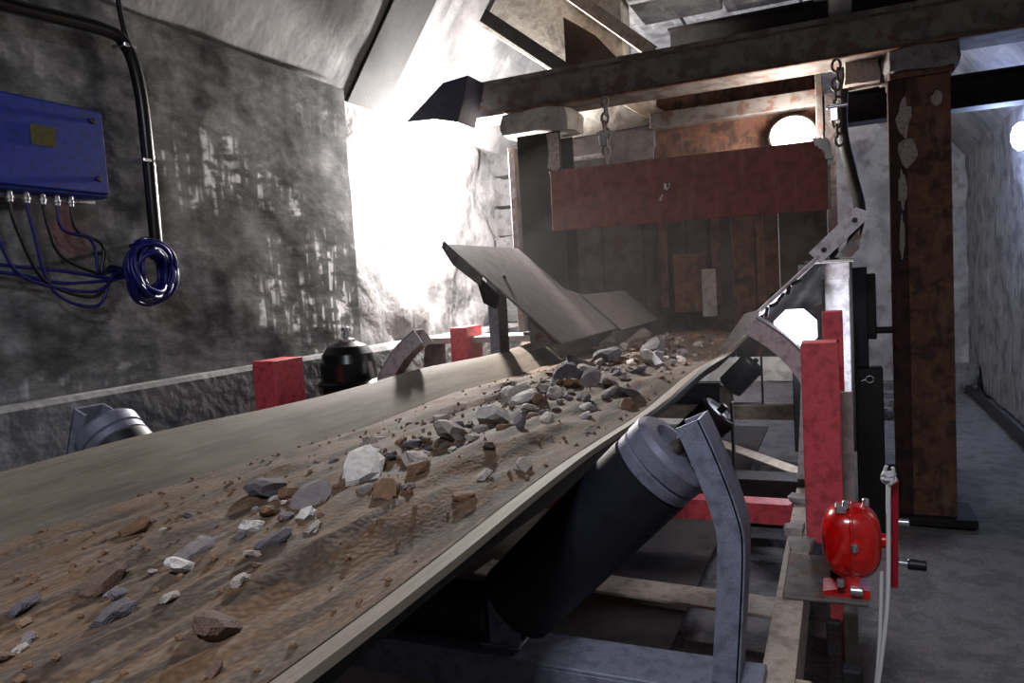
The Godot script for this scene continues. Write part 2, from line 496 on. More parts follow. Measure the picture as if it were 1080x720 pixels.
func build_shell() -> void:
	var g := G.new()
	# floor: rough ground with thickness
	g = G.new()
	var n := FastNoiseLite.new()
	n.seed = 5; n.frequency = 1.3; n.fractal_octaves = 5
	var rows := []
	for i in 141:
		var r := PackedVector3Array()
		for j in 51:
			var x := -3.7 + 5.7 * j / 50.0
			var z := 3.2 - 15.2 * i / 140.0
			r.append(Vector3(x, n.get_noise_2d(x, z) * 0.035 - 0.012, z))
		rows.append(r)
	g.grid(rows, Vector3.UP)
	g.span(Vector3(-3.7, -0.3, -12.0), Vector3(2.0, -0.06, 3.2))
	struct("floor", g, M.ground, "dusty grey packed ground of the tunnel floor")
	# left wall, near stretch: plaster face above a plinth
	g = rough_sheet(-4.2, 3.0, 120, line(Vector2(-3.0, 1.2), Vector2(-3.0, 2.99), 36), 0.014, 1.6, Vector3.RIGHT, [-4.24, 0.8, 3.0, 1.2])
	g.span(Vector3(-3.6, 0.0, -4.2), Vector3(-3.04, 2.99, 3.0))
	var wl := struct("wall_left", g, M.left_wall, "stained dark grey concrete tunnel wall with white lime runs")
	g = G.new()
	g.span(Vector3(-3.05, 0.0, -4.2), Vector3(-2.91, 1.262, 3.0), 0.02)
	put(wl, "plinth", g, M.conc)
	# left wall, far stretch: set back, rough, strongly lit
	g = rough_sheet(-11.6, -4.2, 130, line(Vector2(-3.25, 0.0), Vector2(-3.25, 3.4), 60), 0.10, 1.5, Vector3.RIGHT)
	g.span(Vector3(-3.6, 0.0, -11.6), Vector3(-3.35, 3.4, -4.2))
	var wf := struct("wall_left_far", g, M.conc, "rough concrete wall set back behind the posts")
	rows = []
	g = G.new()
	g.span(Vector3(-3.4, 0.0, -11.0), Vector3(-3.02, 1.235, -4.25), 0.03)
	put(wf, "ledge", g, M.conc)
	# rough stone pier on the far stretch
	for k in 6:
		g = G.new()
		var y0 := 1.24 + k * 0.30
		var o := rng.randf_range(-0.06, 0.06)
		rock_box(g, Vector3(-3.13 + o * 0.5, y0 + 0.147, -7.35 + o), Vector3(0.42, 0.285, 0.62), 300 + k)
		put(wf, "stone", g, M.stone_shaded)
	# haunches and ceiling
	g = rough_sheet(-4.3, 3.0, 90, line(Vector2(-3.08, 2.94), Vector2(-2.3, 4.02), 16), 0.022, 0.9, Vector3(0.8, -0.6, 0).normalized())
	g.prism(PackedVector2Array([Vector2(-3.6, 2.99), Vector2(-3.12, 2.99), Vector2(-2.36, 4.06), Vector2(-3.6, 4.06)]), -4.3, 3.0)
	struct("wall_left_upper", g, M.haunch, "sloping grey concrete haunch above the dark left wall")
	g = rough_sheet(-11.6, -4.3, 90, line(Vector2(-3.08, 2.94), Vector2(-2.3, 4.02), 16), 0.022, 0.9, Vector3(0.8, -0.6, 0).normalized())
	g.prism(PackedVector2Array([Vector2(-3.6, 2.99), Vector2(-3.12, 2.99), Vector2(-2.36, 4.06), Vector2(-3.6, 4.06)]), -11.6, -4.3)
	var hl := struct("wall_left_haunch", g, M.haunch, "sloping concrete haunch above the far wall behind the lamp")
	g = G.new()
	g.box(Vector3(-2.682, 3.472, -4.52), Vector3(0.04, 1.30, 0.44), Basis(Vector3.BACK, -0.625), 0.006)
	put(hl, "dark_rib", g, M.dark_band, "dark band running up the haunch")
	g = rough_sheet(-11.6, 3.0, 100, line(Vector2(1.64, 2.92), Vector2(0.75, 4.02), 12), 0.05, 1.2, Vector3(-0.8, -0.6, 0).normalized())
	g.prism(PackedVector2Array([Vector2(2.0, 2.99), Vector2(1.68, 2.99), Vector2(0.82, 4.06), Vector2(2.0, 4.06)]), -11.6, 3.0)
	struct("wall_right_haunch", g, M.haunch, "sloping pale concrete haunch above the right wall")
	g = G.new()
	g.span(Vector3(-3.6, 4.03, -11.9), Vector3(2.0, 4.3, 3.2))
	var ce := struct("ceiling", g, M.conc, "grey concrete slab ceiling above the steel beams")
	for i in 9:
		for j in 3:
			g = G.new()
			var z0 := -11.0 + i * 1.5
			g.span(Vector3(-2.3 + j * 1.03, 3.99 + rng.randf_range(0, 0.015), z0), Vector3(-1.29 + j * 1.03, 4.05, z0 + 1.47), 0.01)
			put(ce, "slab", g, M.conc)
	for j in 4:
		g = G.new()
		g.span(Vector3(-1.32 + j * 0.60, 3.55 + 0.008 * (j % 2), -5.82 - 0.12 * j), Vector3(-0.735 + j * 0.60, 3.66, -3.2), 0.01)
		put(ce, "soffit_panel", g, M.conc)
	for j in 2:
		g = G.new()
		g.span(Vector3(-1.32, 3.66, -5.3 + j * 1.5), Vector3(1.05, 4.0, -5.15 + j * 1.5), 0.01)
		put(ce, "soffit_bearer", g, M.conc)
	# right wall
	g = rough_sheet(-11.6, 3.0, 110, line(Vector2(1.57, 0.0), Vector2(1.57, 3.02), 26), 0.05, 1.4, Vector3.LEFT)
	g.span(Vector3(1.64, 0.0, -11.6), Vector3(2.0, 3.02, 3.0))
	struct("wall_right", g, M.conc, "dark stained concrete wall along the walkway")
	# end wall and the wall behind the camera
	g = G.new()
	rows = []
	for i in 41:
		var r := PackedVector3Array()
		for j in 61:
			var x := -3.6 + 5.6 * j / 60.0
			var y := 4.1 * i / 40.0
			r.append(Vector3(x, y, -11.5 + n.get_noise_2d(x * 1.2, y * 1.2 + 40.0) * 0.14))
		rows.append(r)
	g.grid(rows, Vector3.BACK)
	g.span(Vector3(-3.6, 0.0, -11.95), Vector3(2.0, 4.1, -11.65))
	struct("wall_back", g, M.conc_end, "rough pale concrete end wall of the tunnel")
	g = G.new()
	g.span(Vector3(-3.6, 0.0, 3.0), Vector3(2.0, 4.1, 3.3))
	struct("wall_front", g, M.conc, "concrete wall closing the tunnel")

func rock_box(g: G, c: Vector3, s: Vector3, seed_: int) -> void:
	# a rough-hewn block: a box whose faces are gridded and pushed about
	var n := FastNoiseLite.new()
	n.seed = seed_
	n.frequency = 2.6
	var K := 4
	for k in 3:
		for sg in [-1.0, 1.0]:
			var rows := []
			for i in K + 1:
				var r := PackedVector3Array()
				for j in K + 1:
					var q := Vector3.ZERO
					q[k] = sg
					q[(k + 1) % 3] = -1.0 + 2.0 * i / K
					q[(k + 2) % 3] = -1.0 + 2.0 * j / K
					var rr := q * 0.82 + q.normalized() * 0.22
					var p := c + rr * s * 0.5
					p += Vector3(n.get_noise_3dv(p), n.get_noise_3dv(p + Vector3(9, 0, 0)) * 0.4, n.get_noise_3dv(p + Vector3(0, 9, 0))) * 0.07
					r.append(p)
				rows.append(r)
			var up := Vector3.ZERO
			up[k] = sg
			g.grid(rows, up)

# ------------------------------------------------------------------ lamps
func build_lamps() -> void:
	var cool := Color(0.93, 0.95, 1.0)
	# floodlight hung from the crossbeam's left end, turned to the wall
	var base := Vector3(-2.6, 2.86, -4.78)
	var t := thing("floodlight", "lamp with a dark flared hood and bare bulb hung off the crossbeam's wall end", "lamp", base)
	var g := G.new()
	g.prism(PackedVector2Array([Vector2(-2.84, 2.845), Vector2(-2.80, 2.875), Vector2(-2.52, 3.07), Vector2(-2.32, 3.09), Vector2(-2.36, 2.95), Vector2(-2.42, 2.78), Vector2(-2.60, 2.83)]), -4.98, -4.72)
	put(t, "housing", g, M.hood)
	g = G.new()
	g.lathe([Vector2(0, -0.10), Vector2(0.05, -0.09), Vector2(0.085, -0.04), Vector2(0.09, 0.0), Vector2(0.075, 0.05), Vector2(0.04, 0.09), Vector2(0.03, 0.12), Vector2(0.0, 0.12)], 18, Transform3D(Basis.IDENTITY, Vector3(-2.84, 2.58, -5.45)))
	put(t, "lamp_globe", g, glow(Color(1.0, 0.98, 0.96), 9.0))
	g = G.new()
	g.cyl(Vector3(-2.84, 2.70, -5.45), Vector3(-2.84, 2.80, -5.45), 0.035, 12)
	g.tube(curve([Vector3(-2.84, 2.79, -5.45), Vector3(-2.82, 2.95, -5.36), Vector3(-2.66, 3.0, -5.28), Vector3(-2.58, 3.0, -5.24)], 12), 0.008, 8)
	put(t, "lamp_holder", g, M.white_paint)
	g = G.new()
	g.bar(Vector3(-2.40, 3.06, -4.76), Vector3(-2.40, 2.98, -5.14), 0.04, 0.008)
	put(t, "bracket", g, M.steel)
	omni(t, Vector3(-2.84, 2.58, -5.45), Color(1.0, 0.98, 0.96), 21.0, 0.08)
	# added unseen lamp behind the left post, brightens the far wall strip
	round_lamp(Vector3(-3.0, 2.35, -8.35), Vector3.RIGHT, "added unseen round lamp brightening the wall strip behind the left post", cool, 5.0, 0.11, Vector3(-3.19, 2.35, -8.35))
	# lamp on the right wall
	round_lamp(Vector3(1.36, 2.66, -7.88), Vector3.LEFT, "round bluish bulkhead lamp on the right wall past the rusty post", Color(0.72, 0.80, 1.0), 2.6, 0.13, Vector3(1.56, 2.66, -7.88))
	# lamp behind the red gate
	base = Vector3(-0.27, 2.40, -5.52)
	t = thing("panel_lamp", "round floodlight shining above the red gate plate", "lamp", base)
	g = G.new()
	g.lathe([Vector2(0, 0.0), Vector2(0.16, 0.0), Vector2(0.16, 0.045), Vector2(0.148, 0.06), Vector2(0.0, 0.06)], 28, Transform3D(Basis(Vector3.RIGHT, PI / 2) * Basis.from_scale(Vector3(1.0, 1.0, 0.88)), Vector3(-0.265, 2.52, -5.535)))
	g.bar(Vector3(-0.265, 2.52, -5.53), Vector3(-0.265, 2.52, -5.60), 0.05, 0.05)
	put(t, "housing", g, M.steel)
	g = G.new()
	g.lathe([Vector2(0, 0.0), Vector2(0.14, 0.0), Vector2(0.145, 0.015), Vector2(0.12, 0.035), Vector2(0, 0.045)], 28, Transform3D(Basis(Vector3.RIGHT, PI / 2) * Basis.from_scale(Vector3(1.0, 1.0, 0.86)), Vector3(-0.265, 2.52, -5.475)))
	put(t, "lamp_glass", g, glow(Color(1, 0.97, 0.93), 6.0))
	omni(t, Vector3(-0.265, 2.52, -5.38), Color(1, 0.97, 0.93), 1.3, 0.1)
	# bulb under the right skirt plate
	base = Vector3(-0.225, 0.60, -4.33)
	t = thing("work_lamp", "white glowing work lamp under the right skirt plate", "lamp", base)
	g = G.new()
	g.lathe([Vector2(0, 0.0), Vector2(0.112, 0.0), Vector2(0.118, 0.02), Vector2(0.10, 0.045), Vector2(0, 0.055)], 8, Transform3D(Basis(Vector3.RIGHT, PI / 2) * Basis(Vector3.UP, PI / 8), Vector3(-0.225, 1.285, -4.30)))
	put(t, "lamp_glass", g, glow(cool, 5.0))
	g = G.new()
	g.box(Vector3(-0.225, 1.285, -4.33), Vector3(0.19, 0.19, 0.06), Basis.IDENTITY, 0.02)
	g.span(Vector3(-0.25, 0.60, -4.35), Vector3(-0.20, 1.20, -4.32), 0.004)
	put(t, "lamp_holder", g, M.black)
	omni(t, Vector3(-0.225, 1.285, -4.17), cool, 0.55, 0.08)
	# lamp over the walkway behind the camera
	base = Vector3(-0.25, 3.7, 0.7)
	t = thing("batten_lamp", "white batten lamp hung under the ceiling over the belt behind the viewer", "lamp", base)
	g = G.new()
	g.span(Vector3(-0.60, 3.72, 0.6), Vector3(0.10, 3.80, 0.8), 0.01)
	put(t, "housing", g, M.white_paint)
	g = G.new()
	g.span(Vector3(-0.57, 3.685, 0.63), Vector3(0.07, 3.72, 0.77), 0.012)
	put(t, "lamp_tube", g, glow(cool, 6.0))
	for x in [-0.5, 0.0]:
		g = G.new()
		g.cyl(Vector3(x, 3.79, 0.7), Vector3(x, 3.99, 0.7), 0.01, 8)
		put(t, "hanger", g, M.steel)
	var al := AreaLight3D.new()
	al.name = "lamp_light"
	al.light_color = cool
	al.light_energy = 11.0
	al.area_size = Vector2(0.64, 0.14)
	al.area_range = 40.0
	al.shadow_enabled = true
	t.add_child(al)
	al.transform = Transform3D(Basis(Vector3.RIGHT, -PI / 2), Vector3(0, -0.03, 0.0))

func round_lamp(at: Vector3, out: Vector3, label: String, color: Color, energy: float, r: float, wall: Vector3) -> void:
	var t := thing("bulkhead_lamp", label, "lamp", wall)
	var x := out.cross(Vector3.UP).normalized()
	var xf := Transform3D(Basis(x, out, x.cross(out)), wall)
	var g := G.new()
	g.lathe([Vector2(0, 0), Vector2(r * 1.15, 0), Vector2(r * 1.15, 0.05), Vector2(r * 0.98, 0.06), Vector2(0, 0.06)], 20, xf)
	put(t, "housing", g, M.grey)
	g = G.new()
	g.lathe([Vector2(r * 0.97, 0.055), Vector2(r * 0.95, 0.09), Vector2(r * 0.7, 0.125), Vector2(r * 0.35, 0.14), Vector2(0, 0.144)], 20, xf)
	put(t, "lamp_glass", g, glow(color, 6.0))
	omni(t, at, color, energy, r)

# ------------------------------------------------------------------ steel frame
func h_section(b: float, h: float, tf: float, tw: float) -> PackedVector2Array:
	var x := b / 2
	var y := h / 2
	return PackedVector2Array([Vector2(-x, -y), Vector2(x, -y), Vector2(x, -y + tf), Vector2(tw / 2, -y + tf), Vector2(tw / 2, y - tf), Vector2(x, y - tf), Vector2(x, y), Vector2(-x, y), Vector2(-x, y - tf), Vector2(-tw / 2, y - tf), Vector2(-tw / 2, -y + tf), Vector2(-x, -y + tf)])

func build_frame() -> void:
	var upright := Basis(Vector3.RIGHT, Vector3.BACK, Vector3.DOWN)
	upright = Basis(Vector3.RIGHT, Vector3(0, 0, -1), Vector3.UP)
	# right post
	var t := thing("steel_post", "heavy rusty steel post with flaking pale plaster near its top", "post", Vector3(0.48, 0, -5.24))
	var g := G.new()
	g.prism(h_section(0.29, 0.30, 0.022, 0.016), 0.03, 2.70, Transform3D(upright, Vector3(0.475, 0, -5.24)))
	put(t, "shaft", g, M.rust)
	g = G.new()
	g.span(Vector3(0.27, 0.005, -5.42), Vector3(0.72, 0.055, -5.02), 0.005)
	put(t, "base_plate", g, M.steel_dark)
	g = G.new()
	g.span(Vector3(0.30, 2.70, -5.42), Vector3(0.64, 2.735, -5.06), 0.005)
	put(t, "cap_plate", g, M.rust)
	g = G.new()
	g.span(Vector3(0.29, 0.056, -5.12), Vector3(0.385, 2.70, -5.078), 0.004)
	put(t, "edge_angle", g, M.rust_dark)
	for k in 5:
		var q := PackedVector2Array()
		var cc: Vector2 = [Vector2(0.375, 2.47), Vector2(0.40, 2.28), Vector2(0.36, 2.05), Vector2(0.55, 2.57), Vector2(0.352, 1.78)][k]
		var sc: Vector2 = [Vector2(0.042, 0.13), Vector2(0.06, 0.10), Vector2(0.026, 0.14), Vector2(0.03, 0.05), Vector2(0.016, 0.15)][k]
		for i in 14:
			var rr := rng.randf_range(0.6, 1.15)
			q.append(cc + Vector2(cos(TAU * i / 14) * sc.x, sin(TAU * i / 14) * sc.y) * rr)
		g = G.new()
		g.prism(q, -5.092, -5.072)
		put(t, "lit_patch", g, M.plaster)
	# left post
	t = thing("steel_post", "dark steel post standing under the crossbeam's left end", "post", Vector3(-1.97, 1.245, -5.24))
	g = G.new()
	g.prism(h_section(0.33, 0.30, 0.022, 0.016), 1.27, 2.70, Transform3D(upright, Vector3(-1.97, 0, -5.24)))
	put(t, "shaft", g, M.steel_dark)
	g = G.new()
	g.prism(PackedVector2Array([Vector2(-1.90, 2.69), Vector2(-1.81, 2.69), Vector2(-1.812, 2.44), Vector2(-1.85, 2.41), Vector2(-1.905, 2.45), Vector2(-1.89, 2.56)]), -5.095, -5.085)  # pale patch stands in for a lamp-lit strip on the post
	put(t, "lit_patch", g, M.plaster)
	g = G.new()
	g.span(Vector3(-2.17, 1.245, -5.41), Vector3(-1.77, 1.27, -5.07), 0.004)
	put(t, "base_plate", g, M.steel_dark)
	g = G.new()
	g.span(Vector3(-3.04, 1.195, -5.40), Vector3(-1.76, 1.245, -5.08), 0.004)
	single("bearer_beam", g, M.dust_steel, "flat dusty steel bearer from the wall ledge under the dark left post", "beam", Vector3(-2.4, 1.195, -5.24))
	# pads on the posts
	g = G.new()
	rock_box(g, Vector3(-1.98, 2.79, -5.22), Vector3(0.50, 0.16, 0.36), 41)
	single("bearing_block", g, M.conc_light, "pale concrete packing block on the dark left post", "block", Vector3(-1.98, 2.71, -5.22))
	g = G.new()
	rock_box(g, Vector3(0.46, 2.80, -5.22), Vector3(0.40, 0.14, 0.34), 42)
	single("bearing_block", g, M.stone, "grey packing block between rusty post and crossbeam", "block", Vector3(0.46, 2.735, -5.22))
	g = G.new()
	rock_box(g, Vector3(0.17, 2.80, -5.26), Vector3(0.20, 0.15, 0.2), 43)
	single("bearing_block", g, M.plaster, "pale broken block wedged under the crossbeam beside the rusty post", "block", Vector3(0.17, 2.73, -5.26))
	# crossbeam
	t = thing("crossbeam", "long grey rusty steel crossbeam spanning the tunnel over both posts", "beam", Vector3(-0.6, 2.88, -5.2))
	var along := Basis(Vector3(0, 0, 1), Vector3.UP, Vector3(-1, 0, 0))
	g = G.new()
	# closed channel with lips, drawn along x
	g.prism(PackedVector2Array([Vector2(-0.15, -0.01), Vector2(0.15, -0.01), Vector2(0.15, 0.02), Vector2(0.125, 0.03), Vector2(0.125, 0.205), Vector2(0.15, 0.215), Vector2(0.15, 0.245), Vector2(-0.15, 0.245)]), 2.62, -1.46, Transform3D(along, Vector3(0, 2.88, -5.2)))
	put(t, "web", g, M.steel)
	g = G.new()
	g.span(Vector3(-2.2, 2.868, -5.06), Vector3(1.5, 2.886, -5.02), 0.003)
	put(t, "bottom_lip", g, M.rust)
	# second beam farther on, right half
	g = G.new()
	g.prism(h_section(0.22, 0.26, 0.02, 0.014), 0.9, -1.46, Transform3D(along, Vector3(0, 2.93, -7.0)))
	single("crossbeam", g, M.steel_dark, "dark steel beam farther back between hopper and right wall", "beam", Vector3(0.3, 2.80, -7.0))
	# third beam just above and behind the crossbeam
	g = G.new()
	g.prism(h_section(0.2, 0.28, 0.02, 0.014), 1.25, -1.0, Transform3D(along, Vector3(0, 3.53, -6.45)))
	single("ceiling_beam", g, M.steel_dark, "dark steel joist above the crossbeam under the ceiling slabs", "beam", Vector3(0, 3.39, -6.45))
	g = G.new()
	g.prism(h_section(0.14, 0.2, 0.016, 0.012), -6.3, -4.4, Transform3D(Basis.IDENTITY, Vector3(0.05, 3.44, 0)))
	single("ceiling_beam", g, M.steel_dark, "short steel joist running lengthwise over the crossbeam", "beam", Vector3(0.05, 3.34, -5.4))

# ------------------------------------------------------------------ hopper above the belt
func build_hopper() -> void:
	var g := G.new()
	var t := thing("hopper", "big steel and concrete ore hopper behind the crossbeam", "hopper", Vector3(-1.0, 1.3, -6.2))
	# concrete front above the beam, left of the timber
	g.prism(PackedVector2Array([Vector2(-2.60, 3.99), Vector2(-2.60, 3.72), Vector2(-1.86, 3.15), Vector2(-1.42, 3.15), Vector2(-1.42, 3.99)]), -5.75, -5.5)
	var tr := struct("trim_1", g, M.cream, "cream concrete hopper front above the crossbeam, paled for reflected flood light")
	g = G.new()
	g.bar(Vector3(-2.72, 3.92, -5.45), Vector3(-1.83, 3.20, -5.45), 0.07, 0.10, Vector3(0.63, 0.77, 0))
	put(tr, "edge_angle", g, M.steel_dark)
	g = G.new()
	g.prism(PackedVector2Array([Vector2(-1.84, 3.20), Vector2(-1.42, 3.20), Vector2(-1.60, 3.42), Vector2(-1.84, 3.60)]), -5.5, -5.42)
	put(t, "timber_wedge", g, M.wood)
	g = G.new()
	g.bar(Vector3(-1.86, 3.82, -5.40), Vector3(-1.16, 3.20, -5.40), 0.10, 0.09, Vector3(0.66, 0.75, 0))
	put(t, "sloping_angle", g, M.beige)
	# cream and dark plates left of the rust panel
	g = G.new()
	g.prism(PackedVector2Array([Vector2(-1.92, 2.72), Vector2(-1.22, 2.745), Vector2(-1.25, 2.50), Vector2(-1.92, 2.50)]), -5.62, -5.58)
	put(t, "side_plate", g, M.dust_plate)
	g = G.new()
	g.span(Vector3(-1.95, 2.545, -5.56), Vector3(-1.58, 2.575, -5.50), 0.003)
	put(t, "white_angle", g, M.white_paint)
	g = G.new()
	g.prism(PackedVector2Array([Vector2(-1.92, 2.75), Vector2(-1.20, 2.77), Vector2(-1.05, 3.16), Vector2(-1.92, 3.16)]), -5.9, -5.66)
	put(t, "upper_plate", g, M.conc_light)
	g = G.new()
	g.bar(Vector3(-1.62, 3.1, -5.6), Vector3(-1.16, 2.78, -5.6), 0.03, 0.10, Vector3(0.6, 0.8, 0))
	put(t, "diagonal_strap", g, M.beige)
	# rust panel with its horizontal angle
	g = G.new()
	g.prism(PackedVector2Array([Vector2(-1.24, 2.40), Vector2(-0.08, 2.40), Vector2(-0.08, 3.1), Vector2(-1.20, 3.1)]), -5.68, -5.60)
	put(t, "rust_panel", g, M.rust)
	g = G.new()
	g.span(Vector3(-1.24, 2.70, -5.60), Vector3(-0.09, 2.81, -5.48), 0.006)
	put(t, "stiffener", g, M.steel)
	g = G.new()
	g.span(Vector3(-0.115, 2.36, -5.60), Vector3(-0.07, 3.0, -5.42), 0.004)
	put(t, "edge_plate", g, M.steel)
	# chute mouth: back and side plates
	for k in 6:
		g = G.new()
		var x0 := -2.32 + k * 0.375
		g.span(Vector3(x0, 0.90, -6.55 - 0.015 * (k % 2)), Vector3(x0 + 0.368, 2.75, -6.50), 0.006)
		put(t, "back_plate", g, M.hopper_dark if k != 4 else M.rust)
	g = G.new()
	g.span(Vector3(-2.36, 1.22, -6.5), Vector3(-2.30, 2.7, -5.42), 0.006)
	put(t, "left_plate", g, M.hopper_dark)
	g = G.new()
	g.prism(PackedVector2Array([Vector2(0, 1.62), Vector2(0, 2.75), Vector2(1.08, 2.75), Vector2(1.08, 1.25)]), -0.03, 0.03, Transform3D(Basis(Vector3(0, 0, -1), Vector3.UP, Vector3.RIGHT), Vector3(-0.03, 0, -5.42)))
	put(t, "right_plate", g, M.hopper_dark)
	# wear bars hanging in the mouth
	for x in [-1.42, -0.98, -0.62]:
		g = G.new()
		g.span(Vector3(x, 1.35, -6.46), Vector3(x + 0.07, 2.4, -6.42), 0.004)
		put(t, "wear_bar", g, M.rust)
	g = G.new()
	g.span(Vector3(-1.30, 1.30, -6.40), Vector3(-1.02, 1.80, -6.36), 0.01)
	put(t, "liner_plate", g, M.rust)
	g = G.new()
	g.span(Vector3(-1.06, 1.26, -6.36), Vector3(-0.94, 1.66, -6.34), 0.01)
	put(t, "liner_plate", g, M.dust_steel)
	# red gate plate hung in front
	t = thing("gate_plate", "wide red-brown painted steel gate plate hung across the hopper mouth", "plate", Vector3(-0.95, 1.98, -5.0))
	g = G.new()
	g.box(Vector3(-0.95, 2.18, -4.985), Vector3(1.80, 0.41, 0.03), Basis(Vector3(0, 0, 1), -0.012), 0.004)
	put(t, "plate", g, M.red_gate)
	g = G.new()
	g.box(Vector3(-0.955, 2.385, -5.02), Vector3(1.80, 0.022, 0.10), Basis(Vector3(0, 0, 1), -0.012), 0.004)
	put(t, "top_flange", g, M.red_gate)
	g = G.new()
	g.span(Vector3(-0.055, 1.96, -5.10), Vector3(-0.035, 2.37, -4.975), 0.003)
	put(t, "end_flange", g, M.dust_steel)
	for q in [[-1.055, 2.205, 0.018, 0.035], [-1.02, 2.21, 0.010, 0.03], [-1.035, 2.188, 0.012, 0.016], [-1.05, 2.135, 0.018, 0.04]]:
		g = G.new()
		rock_box(g, Vector3(q[0], q[1], -4.967), Vector3(q[2], q[3], 0.006), 5)
		put(t, "paint_mark", g, M.fungus)
	for q in [[-0.05, 2.36, 0.06], [-0.045, 2.33, 0.045], [-0.04, 2.29, 0.04], [-0.075, 2.375, 0.05], [-0.035, 2.25, 0.03]]:
		g = G.new()
		rock_box(g, Vector3(q[0], q[1], -4.98), Vector3.ONE * q[2], 15)
		put(t, "white_deposit", g, M.fungus)
	# chains
	chain(Vector3(-1.44, 2.86, -5.02), 2.42, "slack hoist chain with shackle at the left end of the red gate", 8)
	chain(Vector3(0.015, 2.86, -5.06), 2.36, "hoist chain hanging at the right end of the red gate", 9)
	# black hose hanging behind right chain
	g = G.new()
	g.tube(curve([Vector3(0.06, 2.86, -5.3), Vector3(0.04, 2.5, -5.32), Vector3(0.09, 2.2, -5.3), Vector3(0.13, 1.95, -5.25), Vector3(0.07, 1.72, -5.2)], 24), 0.035, 8)
	single("rubber_hose", g, M.black_rubber, "black hose hanging beside the right end of the gate", "hose", Vector3(0.06, 1.72, -5.2))

func chain(top: Vector3, bottom: float, label: String, n: int) -> void:
	var t := thing("hoist_chain", label, "chain", Vector3(top.x, bottom, top.z))
	var step := (top.y - bottom) / n
	for k in n:
		var g := G.new()
		var c := Vector3(top.x + 0.008 * sin(k * 1.7), top.y - step * (k + 0.5), top.z)
		var side := Vector3.RIGHT if k % 2 == 0 else Vector3.BACK
		var pts := []
		for i in 12:
			var an := TAU * i / 12
			pts.append(c + side * cos(an) * 0.024 + Vector3.UP * sin(an) * step * 0.68)
		g.tube(pts, 0.0095, 6, true)
		put(t, "chain_link", g, M.steel)
	var g2 := G.new()
	g2.box(Vector3(top.x - 0.02, lerpf(top.y, bottom, 0.62), top.z + 0.02), Vector3(0.045, 0.10, 0.03))
	g2.cyl(Vector3(top.x - 0.06, lerpf(top.y, bottom, 0.55), top.z + 0.03), Vector3(top.x + 0.06, lerpf(top.y, bottom, 0.55), top.z + 0.03), 0.012, 8)
	put(t, "shackle", g2, M.chrome)

func curve(p: Array, n: int) -> Array:
	# Catmull-Rom through the points
	var out := []
	var m := p.size() - 1
	for i in n + 1:
		var f := float(i) / n * m
		var k := mini(int(f), m - 1)
		var a: Vector3 = p[maxi(k - 1, 0)]
		var b: Vector3 = p[k]
		var c: Vector3 = p[k + 1]
		var d: Vector3 = p[mini(k + 2, m)]
		out.append(b.cubic_interpolate(c, a, d, f - k))
	return out

# ------------------------------------------------------------------ conveyor
func belt_sag(z: float) -> float:
	return -0.018 * (0.5 - 0.5 * cos(TAU * (z + 1.75) / 1.9))
func belt_profile() -> Array:
	return [Vector2(-0.80, 1.172), Vector2(-0.765, 1.158), Vector2(-0.72, 1.128), Vector2(-0.62, 1.035), Vector2(-0.52, 0.93), Vector2(-0.44, 0.855), Vector2(-0.36, 0.815), Vector2(0, 0.80), Vector2(0.36, 0.815), Vector2(0.44, 0.855), Vector2(0.52, 0.93), Vector2(0.62, 1.035), Vector2(0.705, 1.12), Vector2(0.75, 1.148), Vector2(0.80, 1.165)]

